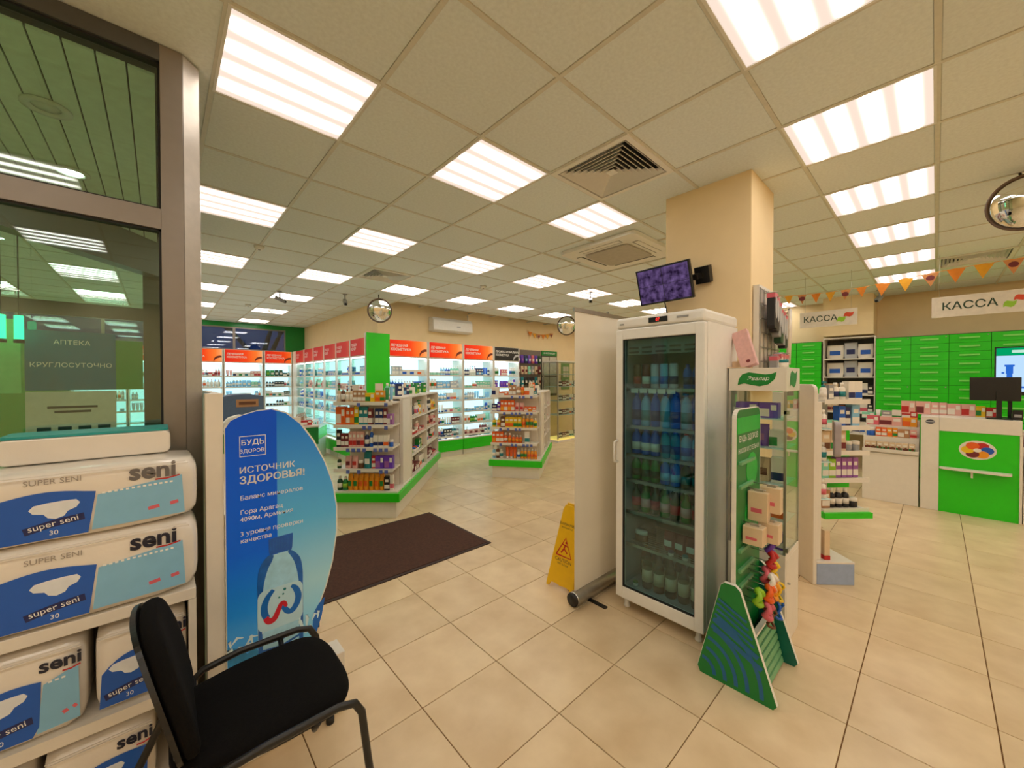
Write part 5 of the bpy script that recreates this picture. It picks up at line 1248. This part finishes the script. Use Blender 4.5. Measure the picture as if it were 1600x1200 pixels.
def puffy(W_, H_, D_, seed=0):
    bm = bmesh.new(); r = random.Random(seed); nx, ny, nz = 12, 5, 6
    bmesh.ops.create_cube(bm, size=1)
    bmesh.ops.subdivide_edges(bm, edges=bm.edges[:], cuts=7, use_grid_fill=True)
    for v in bm.verts:
        x, y, z = v.co * 2
        ax, ay, az = abs(x), abs(y), abs(z)
        px = 1 - .10 * (max(ay, 0) ** 6) * .5 - .05 * az ** 6; py = 1 - .10 * ax ** 8 - .06 * az ** 6; pz = 1 - .07 * ax ** 8 - .06 * ay ** 6
        cr = .012 * math.sin(x * 7 + seed) * math.sin(z * 9 + y * 5 + seed * 2)
        v.co = Vector((x * px * W_ / 2, y * (py + cr) * D_ / 2, z * (pz + cr) * H_ / 2))
        v.co.y = max(v.co.y, -D_ / 2)
    me = bpy.data.meshes.new('body'); bm.to_mesh(me); bm.free(); me.materials.append(M_film)
    for p in me.polygons: p.use_smooth = True
    return me
def nappy_pack(x0, x1, y, z0, h, D_, label, split=.47, full=True, lx=.80, seed=1, small=True):
    W_ = x1 - x0; t = thing('nappy_pack', label, 'package', ((x0 + x1) / 2, y + D_ / 2, z0 + h / 2), 0, 'nappy packs by the glass partition')
    link('body', puffy(W_, h, D_, seed), t)
    yf = -D_ / 2 - .0015; xs = -W_ / 2 + W_ * split; zb = -h / 2 + h * .06
    zt = h * .14
    pts = [(-W_ / 2 + .012, zb), (xs - .012, zb)] + [(xs + .006 * k / 6, zb + (zt - zb) * k / 6) for k in range(1, 7)] + [(xs + .006 - (xs + W_ / 2 - .012) * k / 8, zt + .012 * math.sin(k / 8 * 2.4) - .055 * (k / 8) ** 3) for k in range(1, 9)]
    if full and W_ > .5:
        pts = [(-W_ / 2 + .012, zb), (xs - .012, zb), (xs + .006, zt)] + [(xs - d_, zt + .016 * math.sin(math.pi * min(d_, .3) / .2)) for d_ in [.02 * k for k in range(1, 15)]] + [(-W_ / 2 + .012, zt - .06)]
    pb = MB().prism([(a, b + h / 2) for a, b in pts], 'y', yf - .001, yf).build('dark_blue_print', M_pb, t, loc=(0, 0, -h / 2))
    if full:
        MB().prism([(a, b + h / 2) for a, b in [(xs - .004, zb + .006), (W_ / 2 - W_ * .055, zb + .012), (W_ / 2 - W_ * .065, zt + .02), (xs + .010, zt - .012)]], 'y', yf - .0008, yf).build('light_blue_print', M_lb, t, loc=(0, 0, -h / 2))
        dr_ = MB(); ribbon(dr_, [(xs + W_ * .18, zb + .045), (xs + W_ * .22, zb + .05)], .012, yf - .0016); ribbon(dr_, [(xs + W_ * .26, zb + .052), (xs + W_ * .29, zb + .056)], .012, yf - .0016); dr_.build('pink_drops', cm('pink'), t)
        st = MB()
        for k in range(int((W_ / 2 - W_ * .06 - xs - .03) / .014)): ribbon(st, [(xs + .02 + k * .014, zt - .008 + k * .0006), (xs + .028 + k * .014, zt - .008 + k * .0006)], .006, yf - .0016)
        st.build('dotted_line', M_whiteink, t)
    cx = xs - .085 if W_ > .5 else (-W_ / 2 + xs) / 2 + .01
    nb_ = MB().prism([(cx - .050, zt - .034), (cx - .040, zt - .022), (cx - .015, zt - .018), (cx + .02, zt - .016), (cx + .048, zt - .017), (cx + .056, zt - .028), (cx + .048, zt - .042), (cx + .030, zt - .050), (cx + .022, zt - .064), (cx + .004, zt - .070), (cx - .012, zt - .064), (cx - .020, zt - .052), (cx - .042, zt - .046)], 'y', yf - .0018, yf - .001).build('nappy_picture', mat('nappy_white', (220, 226, 232), .5), t)
    bd = MB(); ribbon(bd, [(cx - .06, zb + .032), (cx, zb + .047), (cx + .065, zb + .056)], .022, yf - .0017, curve=True); bd.build('navy_band', mat('pack_navy', (10, 62, 140), .4), t)
    text('super seni', .026, M_whiteink, t, (cx, yf - .0022, zb + .047), (math.pi / 2, -.16, 0)); text('30', .02, M_whiteink, t, (cx - .0, yf - .0022, zb + .018))
    lxx = -W_ / 2 + W_ * lx
    text('seni', .078 if small else .058, mat('logo_ink', (24, 28, 48), .4) if seed != 5 else mat('logo_ink_faded', (104, 100, 100), .4), t, (lxx, yf - .001, zt + .045), bold=.03)
    rl = MB(); rf = 1 if small else .6; ribbon(rl, [(lxx + .005 * rf, zt + .014), (lxx + .035 * rf, zt + .013), (lxx + .07 * rf, zt + .020)], .005, yf - .001); rl.build('red_underline', cm('red'), t)
    if W_ > .5: text('SUPER SENI', .024, mat('grey_ink', (150, 142, 132), .5), t, (xs - .085, yf - .001, zt + .048))
    sm = MB(); sm.box(-W_ * .46, W_ * .46, yf - .0035, yf + .0, h * .405, h * .415).box(-W_ * .47, W_ * .45, yf - .003, yf, h * .44, h * .446); sm.build('film_seam', M_film, t)
nappy_pack(-.62, .105, 1.855, .757, .262, .30, 'large nappy pack lying on the white rack, lower of the two', .63, seed=1, lx=.83)
nappy_pack(-.62, .105, 1.86, 1.021, .225, .30, 'large film-wrapped nappy pack lying on top of the lower one', .63, seed=5, lx=.83)
nappy_pack(-.46, -.185, 1.875, .406, .285, .26, 'nappy pack in the upper bay of the rack, left of its neighbour', .63, seed=2, lx=.80, small=False)
nappy_pack(-.170, .07, 1.885, .406, .275, .26, 'nappy pack in the upper bay of the rack, behind the chair back', .62, full=False, seed=3, lx=.80, small=False)
nappy_pack(-.285, -.02, 1.875, .071, .265, .26, 'nappy pack in the lower bay of the rack beside the chair back', .9, full=False, seed=4, lx=.80, small=False)
nappy_pack(-.575, -.30, 1.875, .071, .265, .26, 'nappy pack in the lower bay of the rack, at the picture edge', .9, full=False, seed=6, lx=.80, small=False)
t = thing('flat_pack', 'flat cream pack with teal top lying behind on the nappy packs', 'package', (-.17, 2.09, 1.249), 0)
MB().prism(rrect(-.22, .20, 0, .085, .02), 'y', -.07, .10).build('body', M_film, t, bevel=.006); MB().prism(rrect(-.215, .195, -.068, .098, .02), 'z', .0855, .094).build('teal_top', mat('teal_film', (30, 150, 150), .4), t)

# ---------------------------------------------------------------- water display with arched blue board
t = thing('water_display', 'white display shelf with arched blue water advertisement board', 'display stand', (.185, 1.96, 0), 0)
MB().box(-.052, .006, -.001, .06, .0, 1.475).box(-.02, .006, .0605, .70, .0, 1.475).build('side_panel', M_white, t, bevel=.002)
MB().box(.0065, .42, .02, .70, .04, .16).box(.0065, .42, .02, .70, .60, .62).box(.0065, .42, .02, .70, .95, .97).box(.0065, .42, .701, .72, .0, 1.10).build('shelves', M_white, t)
MB().box(.50, .535, .60, .66, 0, .035).box(.42, .50, .60, .66, .01, .03).build('black_foot', M_black, t)
arch = [(0.008, .30), (.345, .30), (.372, .42)]
pts = [(.008, .28), (.33, .28)]
outer = [(.355, .45), (.395, .55), (.425, .66), (.445, .80), (.446, .92), (.430, 1.03), (.395, 1.14), (.345, 1.25), (.290, 1.335), (.235, 1.385), (.180, 1.405), (.125, 1.40), (.075, 1.385), (.035, 1.365), (.008, 1.335)]
full = pts + outer
bd = MB().prism(full, 'y', -.012, -.002).build('arched_board', [M_edge], t)
art_l = ramp_mat('board_deep_blue', 'Z', [(.3, (96, 190, 250)), (.55, (40, 150, 250)), (.8, (0, 104, 240)), (1.4, (0, 84, 226))], rough=.35)
art_r = ramp_mat('board_sky_blue', 'Z', [(.3, (120, 206, 250)), (.60, (166, 220, 240)), (.9, (90, 184, 240)), (1.4, (16, 120, 232))], rough=.35)
ins = [(.011, .283), (.327, .283)] + [(x - .006, z - (.004 if z > 1.2 else 0)) for x, z in outer]; ins[-1] = (.011, 1.330)
def clipx(poly, xc, keep_left):
    out = []
    for i in range(len(poly)):
        a, b = poly[i], poly[(i + 1) % len(poly)]
        ina = (a[0] <= xc) == keep_left; inb = (b[0] <= xc) == keep_left
        if ina: out.append(a)
        if ina != inb: s = (xc - a[0]) / (b[0] - a[0]); out.append((xc, a[1] + s * (b[1] - a[1])))
    return out
MB().prism(clipx(ins, .193, True), 'y', -.0135, -.0121).build('deep_blue_print', art_l, bd); MB().prism(clipx(ins, .193, False), 'y', -.0135, -.0121).build('light_blue_print', art_r, bd)
YP = -.0142
bx = MB()
for a in ((.058, .152, 1.292, 1.2945), (.058, .152, 1.208, 1.2105), (.058, .0605, 1.2105, 1.292), (.1495, .152, 1.2105, 1.292)): bx.box(a[0], a[1], YP - .0004, YP, a[2], a[3])
bx.build('logo_box', M_whiteink, bd)
tl_ = dict(align='LEFT')
def T(s, sz, x, z, **k): text(s, sz, M_whiteink, bd, (x, YP - .0004, z), **{**tl_, **k})
text('БУДЬ', .031, M_whiteink, bd, (.105, YP - .0004, 1.266)); text('ЗДОРОВ!', .021, M_whiteink, bd, (.105, YP - .0004, 1.230))
for dx in (0, .0011): T('ИСТОЧНИК', .0365, .055 + dx, 1.150); T('ЗДОРОВЬЯ!', .043, .055 + dx, 1.108 + dx * .5); T('ЗДОРОВЬЯ!', .043, .0561 + dx, 1.1085 - dx)
T('Баланс минералов', .026, .058, 1.035); T('Гора Арагац', .026, .058, .975); T('4090м, Армения', .026, .058, .945); T('3 уровня проверки', .026, .058, .885); T('качества', .026, .058, .855)
# printed bottle
M_bb = mat('print_bottle', (160, 212, 236), .35, noise=.10, scale=30); M_bd = mat('print_bottle_dark', (20, 96, 180), .35, noise=.2, scale=30); M_cap = mat('print_cap', (16, 88, 180), .35, noise=.1, scale=30)
bcx = .205
prof = [(0.085, .283), (.088, .40), (.090, .52), (.088, .60), (.084, .66), (.072, .715), (.050, .75), (.034, .765)]
poly = [(bcx - a, b) for a, b in prof] + [(bcx + a, b) for a, b in prof[::-1]]
MB().prism(poly[::-1], 'y', YP - .0006, YP).build('printed_bottle', M_bb, bd)
sd = MB(); ribbon(sd, [(bcx - a * .9, b) for a, b in prof], [.02, .016, .012, .018, .026, .034, .03, .012], YP - .0010, curve=True); ribbon(sd, [(bcx + a * .9, b) for a, b in prof], [.02, .016, .012, .016, .022, .026, .02, .012], YP - .0010, curve=True)
for z in (.30, .33, .36, .39): ribbon(sd, [(bcx - .08, z), (bcx, z - .008), (bcx + .08, z + .012)], .010, YP - .0012)
sd.build('bottle_shading_print', M_bd, bd)
MB().prism([(bcx - .042, .768), (bcx + .042, .768), (bcx + .045, .782), (bcx + .048, .842), (bcx - .046, .838), (bcx - .045, .782)], 'y', YP - .0014, YP - .0006).build('printed_cap', M_cap, bd)
cr = MB()
for k in range(8): ribbon(cr, [(bcx - .038 + k * .011, .786), (bcx - .039 + k * .0112, .832)], .003, YP - .0018)
cr.build('cap_ridges', M_bd, bd)
MB().prism(rrect(bcx - .088, bcx + .086, .44, .62, .03), 'y', YP - .0014, YP - .0007).build('bottle_label', mat('print_label', (182, 220, 234), .4, noise=.05, scale=10), bd)
l1 = MB(); ribbon(l1, [(bcx - .030, .612), (bcx - .052, .585), (bcx - .064, .55), (bcx - .062, .515), (bcx - .052, .495)], [.016, .022, .026, .026, .022], YP - .002, curve=True); l1.build('blue_swirl', mat('swirl_blue', (14, 104, 190), .4), bd); l1 = MB()
ribbon(l1, [(bcx + .006, .530), (bcx + .022, .500), (bcx + .042, .494), (bcx + .062, .520), (bcx + .068, .555), (bcx + .056, .590), (bcx + .040, .606)], [.02, .022, .024, .026, .026, .022, .012], YP - .002, curve=True); l1.build('blue_swirl', mat('swirl_blue', (14, 104, 190), .4), bd)
l2 = MB(); ribbon(l2, [(bcx - .060, .500), (bcx - .046, .480), (bcx - .026, .486), (bcx - .012, .515), (bcx + .0, .540), (bcx + .012, .538), (bcx + .02, .520)], [.02, .026, .024, .02, .018, .018, .012], YP - .0024, curve=True); l2.build('red_swirl', mat('swirl_red', (200, 30, 50), .4), bd)
dp = MB(); dp.prism(ellipse(bcx + .014, .600, .006, .006, 8), 'y', YP - .002, YP - .0014).prism(ellipse(bcx + .008, .580, .004, .004, 8), 'y', YP - .002, YP - .0014).prism(ellipse(bcx - .008, .570, .004, .004, 8), 'y', YP - .002, YP - .0014); dp.build('bubbles', cm('teal'), bd)
sp_ = MB(); r = random.Random(12)
for s0, s1 in ((.015, bcx - .07), (bcx + .07, .355)):
    for k in range(9):
        x = r.uniform(s0, s1); z = r.uniform(.36, .44); L_ = r.uniform(.03, .07); a = r.uniform(.3, 2.6)
        x2 = min(max(x + L_ * math.cos(a), .014), .365); ribbon(sp_, [(x, z), ((x + x2) / 2, z + L_ * .6 * math.sin(a) + .01), (x2, z + L_ * math.sin(a) * .7)], [.004, .012, .003], YP - .0006 - .0001 * k)
sp_.build('splash_print', mat('splash_pale', (206, 232, 240), .3), bd)
wv = MB().prism([(.012, .30), (.12, .30), (.118, .37), (.10, .40), (.08, .375), (.05, .41), (.012, .43)], 'y', YP - .0004, YP).build('wave_print', mat('wave_blue', (40, 140, 200), .35, noise=.25, scale=25), bd)
MB().prism([(.33, .335), (.344, .335), (.372, .42), (.386, .50), (.36, .48), (.335, .44)], 'y', YP - .0008, YP - .0001).build('blue_corner_print', mat('corner_blue', (10, 100, 190), .35), bd)
MB().box(.0, .44, -.125, -.013, .0, .275).build('base_box', M_white, t, bevel=.004)

# ---------------------------------------------------------------- black chair
t = thing('visitor_chair', 'black fabric visitor chair with dark metal tube frame', 'chair', (.02, 1.555, 0), 0)
M_fab = mat('black_fabric', (13, 11, 10), .95, noise=.25, scale=120, bump=.5, spec=.15)
M_frame = mat('black_tube', (20, 20, 20), .35)
def cushion(outline, z0, z1, bev, dome=.012):
    n = len(outline); cx = sum(p[0] for p in outline) / n; cy = sum(p[1] for p in outline) / n; rings = []
    for (s, z) in ((.90, z0), (.985, z0 + .008), (1.0, z0 + (z1 - z0) * .5), (.985, z1 - .010), (.93, z1 - .001), (.75, z1 + dome * .6), (.4, z1 + dome), ):
        rings.append([(cx + (p[0] - cx) * s, cy + (p[1] - cy) * s, z) for p in outline])
    vs = [v for rg in rings for v in rg] + [(cx, cy, z1 + dome * 1.05)]; k = len(rings)
    fs = [(j * n + i, j * n + (i + 1) % n, (j + 1) * n + (i + 1) % n, (j + 1) * n + i) for j in range(k - 1) for i in range(n)] + [tuple(range(n - 1, -1, -1))] + [((k - 1) * n + i, (k - 1) * n + (i + 1) % n, k * n) for i in range(n)]
    return MB().add(vs, fs, 0, True)
def superq(pts, n=6):
    """round the corners of an outline"""
    out = []; k = len(pts)
    for i in range(k):
        p0, p1, p2 = Vector(pts[i - 1]), Vector(pts[i]), Vector(pts[(i + 1) % k]); r_ = .07
        a = p1 + (p0 - p1).normalized() * min(r_, (p0 - p1).length * .48); b = p1 + (p2 - p1).normalized() * min(r_, (p2 - p1).length * .48)
        for q in range(n + 1):
            s = q / n; out.append(tuple((1 - s) ** 2 * a + 2 * s * (1 - s) * p1 + s * s * b))
    return out
seat_o = superq([(-.01, -.175), (.20, -.225), (.44, -.225), (.485, -.12), (.485, .12), (.44, .225), (.20, .225), (-.01, .175)])
cushion(seat_o, .425, .465, .01).build('seat', M_fab, t)
MB().prism([(x * .96 + .008, y * .96) for x, y in seat_o], 'z', .414, .4245).build('seat_shell', M_frame, t)
# backrest: curved slab, tapering upwards with rounded top
bo = superq([(-.20, 0), (.20, 0), (.235, .20), (.165, .36), (.07, .395), (-.07, .395), (-.165, .36), (-.235, .20)])
bk = cushion(bo, -.022, .022, .01, .006)
bk.v = [(x, y, z + .35 * x * x) for x, y, z in bk.v]
bme = bk.mesh('backrest', [M_fab])
# local cushion (x across, y up, z front) -> chair (y across, z up, x front) leaning back
Bm = Matrix.Translation((.035, 0, .468)) @ Matrix.Rotation(R(-13), 4, 'Y') @ Matrix(((0, 0, 1, 0), (1, 0, 0, 0), (0, 1, 0, 0), (0, 0, 0, 1)))
o = link('backrest', bme, t); o.matrix_local = Bm
sb = MB().prism(bo, 'z', -.036, -.0235); sb.v = [(x, y, z + .35 * x * x) for x, y, z in sb.v]
o = link('back_shell', sb.mesh('back_shell', [M_frame]), t); o.matrix_local = Bm
for s in (-1, 1):
    MB().tube([(.53, s * .255, .012), (.50, s * .25, .22), (.475, s * .258, .41), (.45, s * .262, .455), (.40, s * .262, .470), (.20, s * .262, .474), (.09, s * .255, .462), (.0, s * .235, .40), (-.10, s * .225, .20), (-.17, s * .235, .012)], .013, 10, flat=.8).build('leg', M_frame, t)
    MB().lathe([(.0, 0), (.017, 0), (.018, .02), (.014, .03)], 10, c=(.53, s * .255, 0)).lathe([(.0, 0), (.017, 0), (.018, .02), (.014, .03)], 10, c=(-.17, s * .235, 0)).build('rubber_tip', M_dkrub, t)
    MB().tube([(.10, s * .13, .43), (.045, s * .13, .43), (.015, s * .13, .47), (.003, s * .13, .60), (-.015, s * .12, .68)], .011, 8, flat=1.4).build('back_support', M_frame, t)
MB().tube([(.34, -.262, .462), (.34, -.22, .408), (.34, .22, .408), (.34, .262, .462)], .010, 8).tube([(.06, -.25, .45), (.06, -.2, .402), (.06, .2, .402), (.06, .25, .45)], .010, 8).build('cross_bar', M_frame, t)
# alike neighbours are told apart by their place, counted from the left
from collections import defaultdict
bpy.context.view_layer.update()
same = defaultdict(list)
for o in bpy.data.objects:
    if o.parent is None and o.get('label') and o.get('kind') is None: same[o['label']].append(o)
for lb, os_ in same.items():
    if len(os_) < 2: continue
    def sx(o):
        p = project(*o.matrix_world.to_translation()); return p[0] if p else 9999
    os_.sort(key=sx)
    for k, o in enumerate(os_):
        od = 'leftmost' if k == 0 else ('rightmost' if k == len(os_) - 1 else (ordw[k] if k < len(ordw) else None))
        if od is None: continue
        new = '%s %s' % (od, lb) if od.endswith('most') else '%s from left: %s' % (od, lb)
        if len(new.replace('-', ' ').split()) <= 16: o['label'] = new
        if not o.get('group'): o['group'] = lb
print('goods', COUNT, sum(COUNT.values()), 'objects', len(bpy.data.objects))
